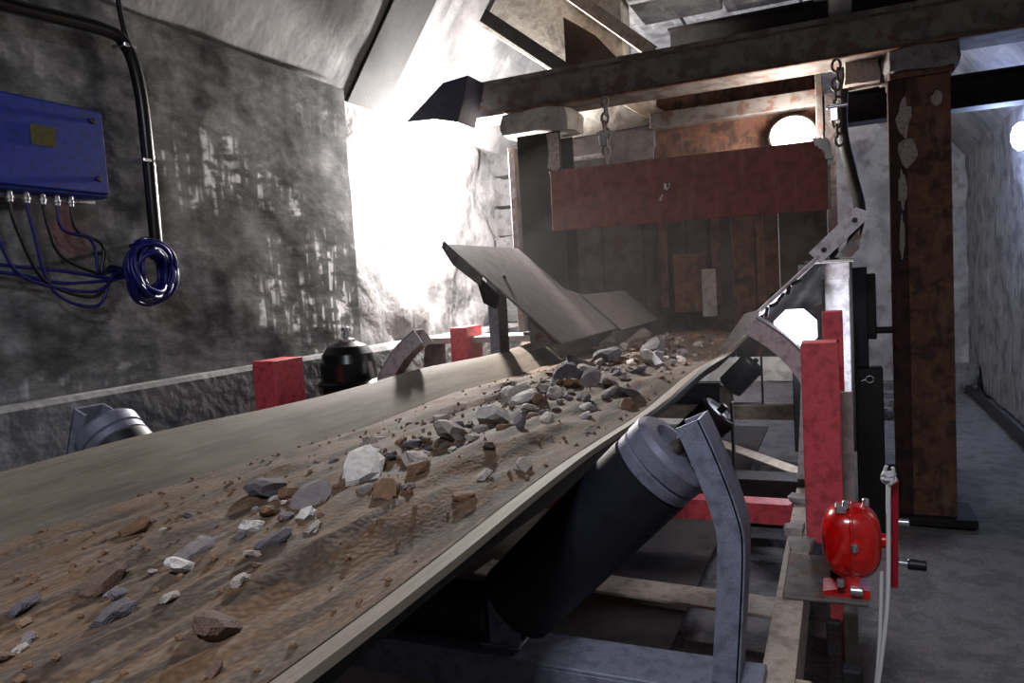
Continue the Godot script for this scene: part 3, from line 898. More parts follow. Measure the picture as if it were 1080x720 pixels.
func build_conveyor() -> void:
	var t := thing("conveyor_belt", "wide troughed grey rubber conveyor belt carrying ore", "conveyor belt", Vector3(XC, 0.8, -3.0))
	var pr := belt_profile()
	var n := FastNoiseLite.new()
	n.seed = 12
	n.frequency = 0.9
	var top := []
	var bot := []
	var uvs := []
	for i in 121:
		var z := 1.2 - 7.62 * i / 120.0
		var r := PackedVector3Array()
		var b := PackedVector3Array()
		var uv := PackedVector2Array()
		for p in pr:
			var wob := n.get_noise_2d(z, p.x) * 0.012 * absf(p.x)
			r.append(Vector3(XC + p.x + wob, p.y + belt_sag(z) * 1.0 + wob * 0.5, z))
			var inward := Vector3(signf(p.x) * 0.7 if absf(p.x) > 0.37 and absf(p.x) < 0.73 else 0.0, -1.0, 0).normalized() * 0.016
			b.append(r[r.size() - 1] + inward)
			uv.append(Vector2(p.x * 1.4, z * 0.25))
		top.append(r)
		bot.append(b)
		uvs.append(uv)
	var g := G.new()
	g.grid(top, Vector3.UP, uvs)
	for i in 120:
		for s in [0, pr.size() - 1]:
			var nn := Vector3(-0.9 if s == 0 else 0.9, 0.3, 0).normalized()
			g.quad(top[i][s], top[i + 1][s], bot[i + 1][s], bot[i][s], nn)
	put(t, "carrying_run", g, M.belt)
	g = G.new()
	g.grid(bot, Vector3.DOWN)
	put(t, "belt_underside", g, M.belt_under)
	g = G.new()
	g.span(Vector3(XC - 0.8, 0.235, -6.8), Vector3(XC + 0.8, 0.25, 1.2), 0.003)
	put(t, "return_run", g, M.belt_dusty)
	# idlers
	idler(0.115, 1.0, -1.80, -1.40, 1.085, 1.265, 1.15, 0.615, M.grey, M.roll, M.grey, "three-roll belt idler with grey bent end brackets on a grey cross angle")
	idler(0.10, 0.32, -3.70, -1.30, 0.935, 1.39, 1.18, 0.615, M.grey_pale, M.roll_blue, M.steel_dark, "three-roll belt idler with pale curved end brackets on a dark cross angle")
	g = G.new()
	g.prism(PackedVector2Array([Vector2(-0.05, 0.51), Vector2(0.05, 0.51), Vector2(0.05, 0.60), Vector2(-0.05, 0.60), Vector2(-0.05, 0.59), Vector2(0.04, 0.59), Vector2(0.04, 0.52), Vector2(-0.05, 0.52)]), 0.21, 2.57, Transform3D(Basis(Vector3.BACK, Vector3.UP, Vector3.LEFT), Vector3(0, 0, -3.36)))
	single("cross_channel", g, M.red, "red steel cross channel joining both stringers under the belt", "channel", Vector3(-1.4, 0.51, -3.36))
	idler(0.10, 0.32, -5.75, -1.35, 0.98, 1.30, 1.12, 0.615, M.beige, M.roll_blue, M.beige, "three-roll belt idler with beige dusty cross angle under the hopper")
	# stringers
	for s in [-1, 1]:
		var x: float = -0.165 if s > 0 else -2.50
		t = thing("stringer", ["beige steel channel stringer on the wall side of the belt", "", "beige steel channel stringer along the walkway side of the belt"][s + 1], "stringer", Vector3(x, 0.45, -3.0))
		g = G.new()
		g.prism(PackedVector2Array([Vector2(-0.04, 0.42), Vector2(0.04, 0.42), Vector2(0.04, 0.60), Vector2(-0.04, 0.60), Vector2(-0.04, 0.59), Vector2(0.03, 0.59), Vector2(0.03, 0.43), Vector2(-0.04, 0.43)]), -7.0, 0.6, Transform3D(Basis.IDENTITY, Vector3(x, 0, 0)))
		put(t, "channel", g, M.beige)
		for z in [0.2, -1.45, -3.6, -5.6]:
			g = G.new()
			g.span(Vector3(x - 0.035, 0.0, z - 0.035), Vector3(x + 0.02, 0.42, z + 0.035), 0.003)
			put(t, "support_leg", g, M.grey)
	# braces between the stringers
	g = G.new()
	g.bar(Vector3(-0.95, 0.50, -5.2), Vector3(-0.19, 0.575, -3.95), 0.10, 0.012)
	single("brace_bar", g, M.beige, "dusty beige flat bar set slantwise under the belt", "brace", Vector3(-0.5, 0.5, -4.6))
	g = G.new()
	g.bar(Vector3(-1.4, 0.44, -2.7), Vector3(-0.2, 0.44, -2.62), 0.16, 0.012)
	single("tie_plate", g, M.beige, "flat beige tie plate under the belt between two idlers", "plate", Vector3(-0.8, 0.44, -2.66))
	g = G.new()
	g.cyl(Vector3(-2.5, 0.16, -4.5), Vector3(-0.2, 0.16, -4.5), 0.06, 20)
	single("return_roller", g, M.roll, "long grey return roller beneath the lower belt run", "roller", Vector3(-1.4, 0.16, -4.5))
	# floor bearer stacked beside the stringer end
	g = G.new()
	g.span(Vector3(-0.215, 0.40, -1.90), Vector3(-0.085, 0.585, -1.66), 0.006)
	single("splice_plate", g, M.beige, "beige splice plate lapped over the end of the walkway-side stringer", "plate", Vector3(-0.15, 0.4, -1.8))

func idler(r: float, reach: float, z: float, xc: float, half: float, ytop: float, foot: float, yb: float, mf: Material, mr: Material, mb: Material, label: String) -> void:
	var t := thing("belt_idler", label, "idler", Vector3(xc, yb, z))
	var g := G.new()
	# cross angle
	g.span(Vector3(xc - foot - 0.06, yb, z - 0.07), Vector3(xc + foot + 0.06, yb + 0.012, z + 0.10), 0.003)
	g.span(Vector3(xc - foot - 0.06, yb - 0.09, z + 0.088), Vector3(xc + foot + 0.06, yb + 0.002, z + 0.10), 0.003)
	put(t, "cross_angle", g, mb)
	for s in [-1.0, 1.0]:
		# bent channel bracket: foot, bend, top
		var pts := [Vector2(xc + s * foot, yb + 0.01), Vector2(xc + s * (foot + 0.025), lerpf(yb, ytop, 0.50)), Vector2(xc + s * (foot + 0.015), lerpf(yb, ytop, 0.66)), Vector2(xc + s * lerpf(foot, half, 0.42), lerpf(yb, ytop, 0.86)), Vector2(xc + s * half, ytop)]
		g = G.new()
		var sm := []
		for i in 17:
			var f := i / 16.0 * 4.0
			var k := mini(int(f), 3)
			sm.append(pts[k].cubic_interpolate(pts[k + 1], pts[maxi(k - 1, 0)], pts[mini(k + 2, 4)], f - k))
		channel_strip(g, sm, s, z, 0.055 if reach >= 0.99 else 0.085)
		put(t, "end_bracket", g, mf)
		# centre bracket
		var bx: float = xc + s * 0.53
		g = G.new()
		for dz in [-0.045, 0.045]:
			g.prism(PackedVector2Array([Vector2(bx - 0.06, yb + 0.01), Vector2(bx + 0.06, yb + 0.01), Vector2(bx + 0.05, yb + 0.14), Vector2(bx - 0.05, yb + 0.14)]), z + dz - 0.005, z + dz + 0.005)
		g.span(Vector3(bx - 0.06, yb + 0.012, z - 0.06), Vector3(bx + 0.06, yb + 0.022, z + 0.06), 0.003)
		put(t, "centre_bracket", g, mf)
		# wing roll
		var a := Vector3(xc + s * 0.55, yb + 0.22 - r, z)
		var e := Vector3(xc + s * (half - 0.035), ytop - 0.055, z)
		if reach < 0.99: e = Vector3(xc + s * (foot - 0.02), yb + 0.42, z)
		var b := a + (e - a) * reach if reach >= 0.99 else a + Vector3(s * 0.70, 0.714, 0) * reach
		var d := (b - a).normalized()
		var roll := MeshInstance3D.new()
		g = G.new()
		var L := a.distance_to(b)
		var x := d.cross(Vector3.BACK).normalized()
		var xf := Transform3D(Basis(x, d, x.cross(d)), a)
		g.lathe([Vector2(0.0, 0.02), Vector2(r - 0.015, 0.02), Vector2(r, 0.03), Vector2(r, L - 0.135), Vector2(r - 0.01, L - 0.13), Vector2(r - 0.01, L - 0.06), Vector2(0, L - 0.06)], 28, xf)
		roll = put(t, "wing_roll", g, mr)
		g = G.new()
		g.lathe([Vector2(r - 0.008, L - 0.13), Vector2(r - 0.002, L - 0.125), Vector2(r - 0.002, L - 0.10), Vector2(r - 0.008, L - 0.095), Vector2(r, L - 0.09), Vector2(r, L - 0.05), Vector2(r - 0.012, L - 0.035), Vector2(0.07, L - 0.03), Vector2(0.05, L - 0.045), Vector2(0.0, L - 0.045)], 28, xf)
		put(roll, "end_cap", g, M.roll_end if reach >= 0.99 else mr)
		g = G.new()
		g.cyl(a, b, 0.018, 12)
		if reach >= 0.99: g.cyl(b - d * 0.05, e, 0.018, 12)
		put(roll, "shaft", g, M.steel if reach >= 0.99 else M.black)  # far shafts blackened along with the painted roll shade
		if reach < 0.99:
			g = G.new()
			g.bar(Vector3(b.x + s * 0.03, yb + 0.012, z), Vector3(b.x + s * 0.03, b.y + 0.02, z), 0.05, 0.012, Vector3.RIGHT)
			put(t, "roll_stand", g, M.steel_dark)
	g = G.new()
	var ca := Vector3(xc - 0.5, yb + 0.085, z)
	var cb := Vector3(xc + 0.5, yb + 0.085, z)
	g.cyl(ca, cb, 0.085, 24, 0.01)
	put(t, "centre_roll", g, mr)

func channel_strip(g: G, p: Array, s: float, z: float, deep: float) -> void:
	# a bent channel: outer web facing away from the belt, two flanges towards the belt
	var w := 0.06
	for i in p.size() - 1:
		var a: Vector2 = p[i]
		var b: Vector2 = p[i + 1]
		var ta: Vector2 = (p[mini(i + 1, p.size() - 1)] - p[maxi(i - 1, 0)]).normalized()
		var tb: Vector2 = (p[mini(i + 2, p.size() - 1)] - p[i]).normalized()
		var na := Vector2(ta.y, -ta.x) * s
		var nb := Vector2(tb.y, -tb.x) * s
		for q in [[0.0, 0.008, -w, w], [-deep, 0.004, w - 0.009, w], [-deep, 0.004, -w, -w + 0.009]]:
			var a0: Vector2 = a + na * q[0]
			var a1: Vector2 = a + na * q[1]
			var b0: Vector2 = b + nb * q[0]
			var b1: Vector2 = b + nb * q[1]
			var z0: float = z + q[2]
			var z1: float = z + q[3]
			var n3 := Vector3((na + nb).x, (na + nb).y, 0).normalized()
			g.quad(v3(a1, z0), v3(b1, z0), v3(b1, z1), v3(a1, z1), n3)
			g.quad(v3(a0, z0), v3(b0, z0), v3(b0, z1), v3(a0, z1), -n3)
			g.quad(v3(a0, z1), v3(b0, z1), v3(b1, z1), v3(a1, z1), Vector3.BACK)
			g.quad(v3(a0, z0), v3(b0, z0), v3(b1, z0), v3(a1, z0), Vector3.FORWARD)
			if i == 0: g.quad(v3(a0, z0), v3(a1, z0), v3(a1, z1), v3(a0, z1), Vector3.DOWN)
			if i == p.size() - 2: g.quad(v3(b0, z0), v3(b1, z0), v3(b1, z1), v3(b0, z1), Vector3(tb.x, tb.y, 0))
func v3(p: Vector2, z: float) -> Vector3:
	return Vector3(p.x, p.y, z)

# ------------------------------------------------------------------ what the belt carries
var bed_noise := FastNoiseLite.new()
func bed_height(x: float, z: float) -> float:
	var d := x - XC
	var f := clampf((d + 0.63) / 1.345, 0.0, 1.0)
	var y := lerpf(1.018, 1.125, f) + 0.055 * sin(f * PI)
	y += 0.035 * exp(-pow((d - 0.32) / 0.26, 2.0))
	var edge := clampf(minf(f, 1.0 - f) * 12.0, 0.0, 1.0)
	y += edge * (bed_noise.get_noise_2d(x * 3.4, z * 0.6) * 0.032 + bed_noise.get_noise_2d(x * 13.0, z * 2.2 + 50.0) * 0.014)
	return y + belt_sag(z)

func build_load() -> void:
	bed_noise.seed = 21
	bed_noise.frequency = 1.0
	bed_noise.fractal_octaves = 3
	var g := G.new()
	var rows := []
	var uvs := []
	for i in 301:
		var z := 1.2 - 7.6 * i / 300.0
		var r := PackedVector3Array()
		var uv := PackedVector2Array()
		for j in 57:
			var x := XC - 0.63 + 1.345 * j / 56.0
			r.append(Vector3(x, bed_height(x, z), z))
			uv.append(Vector2(x * 0.9, z * 0.22))
		rows.append(r)
		uvs.append(uv)
	g.grid(rows, Vector3.UP, uvs)
	single("ore_fines", g, M.soil, "brown damp ore fines heaped along the moving belt", "ore fines", Vector3(XC, 1.0, -2.6), "", "stuff")
	# lumps of ore
	var meshes := []
	for k in 9: meshes.append(rock_mesh(500 + k))
	var names := ["pale grey", "grey", "dark grey", "rusty brown", "whitish", "dark brown"]
	# placed from what shows: x, z, size, tone
	var set_ := [[-1.35, -2.99, 0.10, 4], [-1.10, -2.26, 0.13, 4], [-1.08, -1.48, 0.13, 4], [-1.02, -1.63, 0.09, 0], [-0.83, -2.46, 0.06, 4], [-0.91, -2.28, 0.07, 0], [-1.14, -3.45, 0.12, 0], [-1.06, -4.5, 0.17, 2], [-0.94, -3.9, 0.13, 4], [-1.22, -4.05, 0.16, 2], [-1.23, -3.6, 0.14, 2], [-1.06, -1.26, 0.10, 1], [-1.09, -1.96, 0.12, 0], [-0.83, -0.76, 0.07, 5], [-1.62, -5.9, 0.34, 0], [-1.2, -2.7, 0.11, 0], [-1.02, -3.1, 0.10, 1], [-1.17, -3.2, 0.15, 2], [-0.98, -4.2, 0.12, 1], [-1.25, -4.8, 0.13, 1], [-1.08, -0.95, 0.06, 1]]
	for k in 400:
		if set_.size() >= 288: break
		var z := -0.45 - pow(rng.randf(), 0.85) * 4.9
		var x := -1.08 + rng.randfn(0.0, 0.135)
		var s := (0.022 + 0.055 * pow(rng.randf(), 2.0)) * (0.7 if z > -1.3 else 1.0)
		x = clampf(x, -1.7, -0.76)
		var clear := true
		for q in set_:
			if Vector2((q[0] - x) / 0.9, (q[1] - z) / 1.5).length() < (q[2] + s) * 0.46: clear = false
		if not clear: continue
		set_.append([x, z, s, [0, 1, 1, 2, 3, 3, 0, 4, 5, 2][rng.randi() % 10]])
	for k in 21: set_[k][2] *= 0.78 if set_[k][1] > -2.6 else 0.9
	for q in set_:
		var o := MeshInstance3D.new()
		o.name = numbered("ore_lump")
		o.mesh = meshes[rng.randi() % 9]
		o.material_override = M["ore%d" % q[3]]
		add_child(o)
		var s: float = q[2]
		o.basis = Basis.from_euler(Vector3(rng.randf_range(-0.5, 0.5), rng.randf_range(-0.5, 0.5), rng.randf_range(-0.5, 0.5))).scaled_local(Vector3(s * 0.9, s * 0.62, s * rng.randf_range(1.1, 2.0)))
		o.position = Vector3(q[0], bed_height(q[0], q[1]) + s * 0.12, q[1])
		var size := "large " if s > 0.10 else "" if s > 0.05 else "small "
		metas(o, "%s%s ore lump lying on the brown fines" % [size, names[q[3]]], "ore lump", "%s%s ore lumps on the belt" % [size, names[q[3]]])
	# crumbs too many to count
	var mm := MultiMesh.new()
	mm.transform_format = MultiMesh.TRANSFORM_3D
	mm.mesh = meshes[2]
	mm.instance_count = 1100
	for i in 1100:
		var z := 0.6 - rng.randf() * 6.6
		var x := clampf(XC + rng.randfn(0.12, 0.33), -2.0, -0.72)
		var s := rng.randf_range(0.004, 0.013)
		var b := Basis.from_euler(Vector3(rng.randf() * 6, rng.randf() * 6, rng.randf() * 6)).scaled(Vector3.ONE * s)
		mm.set_instance_transform(i, Transform3D(b, Vector3(x, bed_height(x, z) + s * 0.2, z)))
	var mi := MultiMeshInstance3D.new()
	mi.name = "ore_crumbs"
	mi.multimesh = mm
	mi.material_override = M.ore3
	add_child(mi)
	metas(mi, "brown ore crumbs strewn over the fines on the belt", "ore crumbs", "", "stuff")

func rock_mesh(seed_: int) -> ArrayMesh:
	var n := FastNoiseLite.new()
	n.seed = seed_
	n.frequency = 0.9
	var f := (1.0 + sqrt(5.0)) / 2.0
	var v := [Vector3(-1, f, 0), Vector3(1, f, 0), Vector3(-1, -f, 0), Vector3(1, -f, 0), Vector3(0, -1, f), Vector3(0, 1, f), Vector3(0, -1, -f), Vector3(0, 1, -f), Vector3(f, 0, -1), Vector3(f, 0, 1), Vector3(-f, 0, -1), Vector3(-f, 0, 1)]
	var t := [[0, 11, 5], [0, 5, 1], [0, 1, 7], [0, 7, 10], [0, 10, 11], [1, 5, 9], [5, 11, 4], [11, 10, 2], [10, 7, 6], [7, 1, 8], [3, 9, 4], [3, 4, 2], [3, 2, 6], [3, 6, 8], [3, 8, 9], [4, 9, 5], [2, 4, 11], [6, 2, 10], [8, 6, 7], [9, 8, 1]]
	var push := func(p: Vector3) -> Vector3:
		p = p.normalized()
		var q := p * (0.62 + 0.42 * n.get_noise_3dv(p * 1.6))
		return Vector3(clampf(q.x, -0.5, 0.5), clampf(q.y, -0.46, 0.46), clampf(q.z, -0.5, 0.5))
	var g := G.new()
	for q in t:
		var a: Vector3 = v[q[0]]
		var b: Vector3 = v[q[1]]
		var c: Vector3 = v[q[2]]
		for w in [[a, (a + b) / 2, (a + c) / 2], [b, (b + c) / 2, (b + a) / 2], [c, (c + a) / 2, (c + b) / 2], [(a + b) / 2, (b + c) / 2, (c + a) / 2]]:
			g.poly([push.call(w[0]), push.call(w[1]), push.call(w[2])], Vector3.ZERO)
	return g.mesh()

# ------------------------------------------------------------------ skirt plates at the hopper mouth
func build_skirts() -> void:
	# left skirt: sloping plate from (x -2.19, y 1.905) down to (-1.486, 1.266)
	var t := thing("skirt_plate", "large grey dusty deflector plate sloping down to the belt's left side", "plate", Vector3(-1.85, 1.2, -4.5))
	var nrm := Vector3(0.672, 0.74, 0).normalized() * 0.006
	var g := G.new()
	plate(g, [Vector3(-2.17, 1.885, -3.99), Vector3(-1.486, 1.262, -4.02), Vector3(-1.486, 1.262, -5.70), Vector3(-1.72, 1.475, -5.42), Vector3(-1.76, 1.512, -5.06), Vector3(-2.17, 1.885, -5.06)], nrm)
	put(t, "plate", g, M.dust_plate)
	g = G.new()
	plate(g, [Vector3(-1.745, 1.515, -5.2), Vector3(-1.45, 1.247, -5.2), Vector3(-1.45, 1.247, -6.4), Vector3(-1.745, 1.515, -6.4)], nrm * 1.2)
	put(t, "rear_plate", g, M.dust_plate)
	g = G.new()
	plate(g, [Vector3(-2.185, 1.91, -3.975), Vector3(-1.94, 1.688, -3.975), Vector3(-1.96, 1.625, -3.975), Vector3(-2.13, 1.76, -3.975), Vector3(-2.20, 1.87, -3.975)], Vector3(0, 0, 0.008))
	put(t, "corner_gusset", g, M.dust_plate)
	g = G.new()
	g.cyl(Vector3(-2.155, 1.862, -3.967), Vector3(-2.155, 1.862, -3.957), 0.014, 10, 0.001)
	put(t, "bolt", g, M.chrome)
	g = G.new()
	g.cyl(Vector3(-1.93, 1.666, -4.25), Vector3(-1.93, 1.666, -4.25) + nrm * 3.0, 0.014, 10, 0.001)
	put(t, "bolt", g, M.steel_dark)
	g = G.new()
	g.span(Vector3(-2.34, 0.60, -4.86), Vector3(-2.20, 1.86, -4.85), 0.003)
	put(t, "support_post", g, M.grey)
	g = G.new()
	g.span(Vector3(-2.205, 0.60, -4.86), Vector3(-2.19, 1.84, -4.72), 0.003)
	put(t, "post_flange", g, M.steel_dark)
	g = G.new()
	plate(g, [Vector3(-2.02, 1.71, -4.03), Vector3(-1.86, 1.56, -4.03), Vector3(-1.89, 1.48, -4.03), Vector3(-1.97, 1.52, -4.03)], Vector3(0, 0, 0.006))
	put(t, "gusset", g, M.steel_dark)
	g = G.new()
	plate(g, [Vector3(-1.69, 1.42, -4.06), Vector3(-1.52, 1.262, -4.06), Vector3(-1.69, 1.22, -4.06)], Vector3(0, 0, 0.006))
	put(t, "gusset", g, M.steel)
	# right skirt
	t = thing("skirt_plate", "sloping right skirt plate edge-on with a drilled pale strap at its top", "plate", Vector3(-0.2, 1.25, -4.5))
	nrm = Vector3(-0.69, 0.73, 0).normalized() * 0.006
	g = G.new()
	plate(g, [Vector3(0.10, 1.85, -3.93), Vector3(-0.50, 1.28, -3.93), Vector3(-0.50, 1.28, -5.6), Vector3(0.10, 1.85, -5.6)], nrm)
	put(t, "plate", g, M.dust_plate)
	# drilled strap across the top end, facing the walkway
	var dirv := Vector3(0.73, 0.685, 0).normalized()
	var side := Vector3(-dirv.y, dirv.x, 0)
	var o := Vector3(-0.105, 1.655, -3.90)
	var strap := []
	var q := PackedVector2Array([Vector2(0, -0.035), Vector2(0.285, -0.035), Vector2(0.31, -0.01), Vector2(0.29, 0.04), Vector2(0, 0.04)])
	g = G.new()
	g.prism(q, 0.0, 0.012, Transform3D(Basis(dirv, side, Vector3.BACK), o))
	var strapm := put(t, "strap", g, M.white_paint)
	for d in [0.055, 0.245]:
		g = G.new()
		g.cyl(o + dirv * d + Vector3(0, 0, 0.012), o + dirv * d + Vector3(0, 0, 0.0135), 0.013, 12, 0.0003)
		put(strapm, "bolt_hole", g, M.black)
	g = G.new()
	g.bar(o + Vector3(-0.33, -0.30, 0.0), o + Vector3(0.02, 0.01, 0.0), 0.03, 0.02, Vector3(-0.7, 0.7, 0))
	put(t, "edge_bar", g, M.grey_pale)
	g = G.new()
	plate(g, [Vector3(-0.36, 1.42, -3.86), Vector3(-0.44, 1.40, -3.86), Vector3(-0.57, 1.22, -3.84), Vector3(-0.53, 1.215, -3.84), Vector3(-0.40, 1.33, -3.86)], Vector3(0, 0, 0.02))
	put(t, "rubber_lip", g, M.dust_steel)
	g = G.new()
	for k in 7:
		var p := o + Vector3(-0.30 + 0.035 * k, -0.32 + 0.035 * k, 0.015)
		g.box(p, Vector3(0.05, 0.018, 0.02), Basis(Vector3.BACK, 0.4 + 0.5 * (k % 3)))
	put(t, "ragged_edge", g, M.steel_dark)
	# bracket that carries it
	t = thing("skirt_bracket", "pale steel bracket frame under the right skirt plate, white on its post", "bracket", Vector3(0.0, 0.6, -4.42))
	g = G.new()
	g.span(Vector3(-0.17, 1.632, -4.46), Vector3(0.075, 1.650, -4.32), 0.003)
	put(t, "top_shelf", g, M.dust_steel)
	g = G.new()
	g.span(Vector3(-0.21, 1.545, -4.46), Vector3(0.06, 1.632, -4.448), 0.003)
	put(t, "head_plate", g, M.grey_pale)
	g = G.new()
	g.span(Vector3(-0.075, 0.60, -4.46), Vector3(0.048, 1.545, -4.45), 0.003)
	put(t, "post", g, M.white_paint)
	g = G.new()
	g.span(Vector3(0.05, 0.60, -4.47), Vector3(0.065, 1.632, -4.38), 0.003)
	put(t, "post_flange", g, M.steel_dark)
	g = G.new()
	plate(g, [Vector3(-0.02, 1.66, -4.3), Vector3(0.105, 1.80, -4.3), Vector3(0.10, 1.70, -4.3), Vector3(0.06, 1.655, -4.3)], Vector3(0, 0, 0.01))
	put(t, "gusset", g, M.steel)
	# dark torn rubber hanging behind the bracket
	g = G.new()
	var rows := []
	for i in 7:
		var r := PackedVector3Array()
		for j in 7:
			var x := -0.36 + 0.27 * j / 6.0
			r.append(Vector3(x, 1.56 - 0.20 * i / 6.0 + 0.14 * (j / 6.0 - 0.6), -4.36 + 0.03 * sin(j * 1.3 + i)))
		rows.append(r)
	g.grid(rows, Vector3.BACK)
	for i in 7:
		for j in 7: rows[i][j] -= Vector3(0, 0, 0.01)
	g.grid(rows, Vector3.FORWARD)
	single("rubber_flap", g, M.black_rubber, "crumpled dark rubber flap under the right skirt plate", "rubber flap", Vector3(-0.2, 1.36, -4.36))

func plate(g: G, p: Array, n: Vector3) -> void:
	var c := Vector3.ZERO
	for v in p: c += v / p.size()
	var a := []
	var b := []
	for v in p:
		a.append(v + n)
		b.append(v - n)
	g.poly(a, c)
	g.poly(b, c)
	for i in p.size():
		var j := (i + 1) % p.size()
		g.poly([a[i], a[j], b[j], b[i]], c)

# ------------------------------------------------------------------ left wall things
func build_left_side() -> void:
	var g := G.new()
	# control box
	var t := thing("control_box", "blue steel control box on the left wall with a row of cable glands", "control box", Vector3(-2.97, 2.08, -1.95))
	g.span(Vector3(-2.98, 2.09, -2.27), Vector3(-2.88, 2.46, -1.60), 0.006)
	put(t, "body", g, M.blue)
	g = G.new()
	g.span(Vector3(-2.88, 2.105, -2.262), Vector3(-2.862, 2.452, -1.61), 0.005)
	var door := put(t, "door", g, M.blue)
	g = G.new()
	g.span(Vector3(-2.862, 2.27, -2.04), Vector3(-2.860, 2.35, -1.94), 0.0005)
	put(door, "sticker", g, M.sticker)
	for q in [[2.405, -2.21], [2.165, -2.215], [2.405, -1.66], [2.165, -1.66]]:
		g = G.new()
		g.cyl(Vector3(-2.862, q[0], q[1]), Vector3(-2.852, q[0], q[1]), 0.012, 10, 0.002)
		put(door, "screw", g, M.dark_cable)
	g = G.new()
	g.span(Vector3(-2.985, 2.075, -2.275), Vector3(-2.975, 2.475, -1.595), 0.002)
	put(t, "back_plate", g, M.white_paint)
	var gz := [-1.79, -1.87, -1.935, -2.00, -2.06, -2.12]
	for z in gz:
		g = G.new()
		g.cyl(Vector3(-2.92, 2.045, z), Vector3(-2.92, 2.092, z), 0.014, 10, 0.003)
		g.cyl(Vector3(-2.92, 2.058, z), Vector3(-2.92, 2.072, z), 0.019, 6, 0.002)
		put(t, "cable_gland", g, M.chrome)
	# control cables sagging from the glands to the coil
	var hub := Vector3(-2.9, 1.76, -2.33)
	var sag := [[1.72, -1.86], [1.70, -1.95], [1.66, -1.98], [1.80, -2.03], [1.87, -2.17], [1.85, -2.22]]
	for k in 6:
		g = G.new()
		var z: float = gz[k]
		g.tube(curve([Vector3(-2.92, 2.05, z), Vector3(-2.915, 1.95, z - 0.01), Vector3(-2.91, sag[k][0] + 0.04, sag[k][1] - 0.02), Vector3(-2.905, minf(sag[k][0], 1.80) - 0.03, -2.16 - 0.012 * k), hub + Vector3(0, -0.02 + 0.012 * k, 0.06), hub + Vector3(0, 0.0, -0.05)], 30), 0.0075, 6)
		single("control_cable", g, M.dark_cable if k % 2 else M.blue_cable, ["blue control cable drooping from the blue box to the coil", "dark control cable drooping from the blue box to the coil"][k % 2], "cable", Vector3(-2.91, 1.75, z), "control cables under the blue box")
	for k in 2:
		g = G.new()
		g.tube(curve([Vector3(-2.92, 1.83 - 0.03 * k, -1.60), Vector3(-2.92, 1.80 - 0.03 * k, -1.85), Vector3(-2.915, 1.78 - 0.05 * k, -2.05), hub + Vector3(0.0, -0.02, 0.05)], 20), 0.008, 6)
		single("control_cable", g, M.blue_cable, "blue cable running along the wall into the coil", "cable", Vector3(-2.92, 1.78, -1.8), "blue cables along the wall")
	# coil
	t = thing("cable_coil", "coil of blue cable hung on the left wall below the conduit", "cable coil", Vector3(-2.86, 1.64, -2.45))
	var pg := G.new()
	pg.cyl(Vector3(-3.0, 1.90, -2.45), Vector3(-2.80, 1.90, -2.45), 0.01, 8)
	put(t, "wall_hook", pg, M.steel_dark)
	for k in 18:
		g = G.new()
		var pts := []
		var r := 0.103 + rng.randf_range(-0.032, 0.026)
		var off := Vector3(-2.91 + 0.007 * k, 1.775 + rng.randf_range(-0.012, 0.012), -2.455 + rng.randf_range(-0.02, 0.02) + 0.004 * k)
		for i in 28:
			var an := TAU * i / 28
			pts.append(off + Vector3(0.02 * sin(an * 2.0 + k), sin(an) * r * 1.12, cos(an) * r * 0.95))
		g.tube(pts, 0.0105, 6, true)
		put(t, "cable_loop", g, M.blue_cable)
	# conduits
	g = G.new()
	g.tube(curve([Vector3(-2.90, 2.78, -1.2), Vector3(-2.90, 2.80, -1.9), Vector3(-2.895, 2.825, -2.32), Vector3(-2.89, 2.78, -2.44), Vector3(-2.89, 2.60, -2.49), Vector3(-2.89, 2.30, -2.50), Vector3(-2.89, 2.05, -2.50), Vector3(-2.89, 1.88, -2.50)], 60), 0.029, 10)
	single("cable_conduit", g, M.conduit, "black cable conduit bending down the left wall to the coil", "conduit", Vector3(-2.9, 1.9, -2.5))
	g = G.new()
	g.tube(curve([Vector3(-2.78, 3.28, -2.40), Vector3(-2.86, 3.02, -2.40), Vector3(-2.885, 2.86, -2.43), Vector3(-2.885, 2.74, -2.465)], 20), 0.012, 8)
	single("thin_cable", g, M.conduit, "thin black cable coming down from the haunch to the conduit bend", "cable", Vector3(-2.85, 2.8, -2.4))
	for y in [2.78, 2.28]:
		g = G.new()
		g.box(Vector3(-2.905, y, -2.485 if y < 2.5 else -2.44), Vector3(0.085, 0.018, 0.062), Basis.IDENTITY, 0.003)
		single("conduit_clip", g, M.chrome, "bright metal clip around the black conduit " + ("at its bend" if y > 2.5 else "halfway down"), "clip", Vector3(-2.92, y, -2.48))
	# red guard posts on the wall side
	red_post(Vector3(-2.71, 0.0, -3.07), Vector3(-2.57, 1.31, -2.85), "red steel guard post between belt and dark wall")
	red_post(Vector3(-2.74, 0.0, -5.25), Vector3(-2.60, 1.325, -4.98), "red steel guard post before the bright far wall")
	# black bell
	t = thing("warning_bell", "black domed bell with a valve knob beyond the belt's left edge", "bell", Vector3(-2.70, 0.0, -3.63))
	g = G.new()
	g.lathe([Vector2(0.185, 1.08), Vector2(0.19, 1.10), Vector2(0.168, 1.115), Vector2(0.165, 1.22), Vector2(0.150, 1.27), Vector2(0.115, 1.315), Vector2(0.06, 1.34), Vector2(0.0, 1.345)], 28, Transform3D(Basis.IDENTITY, Vector3(-2.70, 0, -3.63)))
	put(t, "dome", g, M.bell)
	g = G.new()
	g.lathe([Vector2(0.05, 1.335), Vector2(0.05, 1.355), Vector2(0.02, 1.365), Vector2(0.018, 1.40), Vector2(0.03, 1.405), Vector2(0.03, 1.425), Vector2(0.0, 1.435)], 14, Transform3D(Basis.IDENTITY, Vector3(-2.70, 0, -3.63)))
	put(t, "knob", g, M.chrome)
	g = G.new()
	g.span(Vector3(-2.84, 0.0, -3.72), Vector3(-2.58, 1.085, -3.54), 0.01)
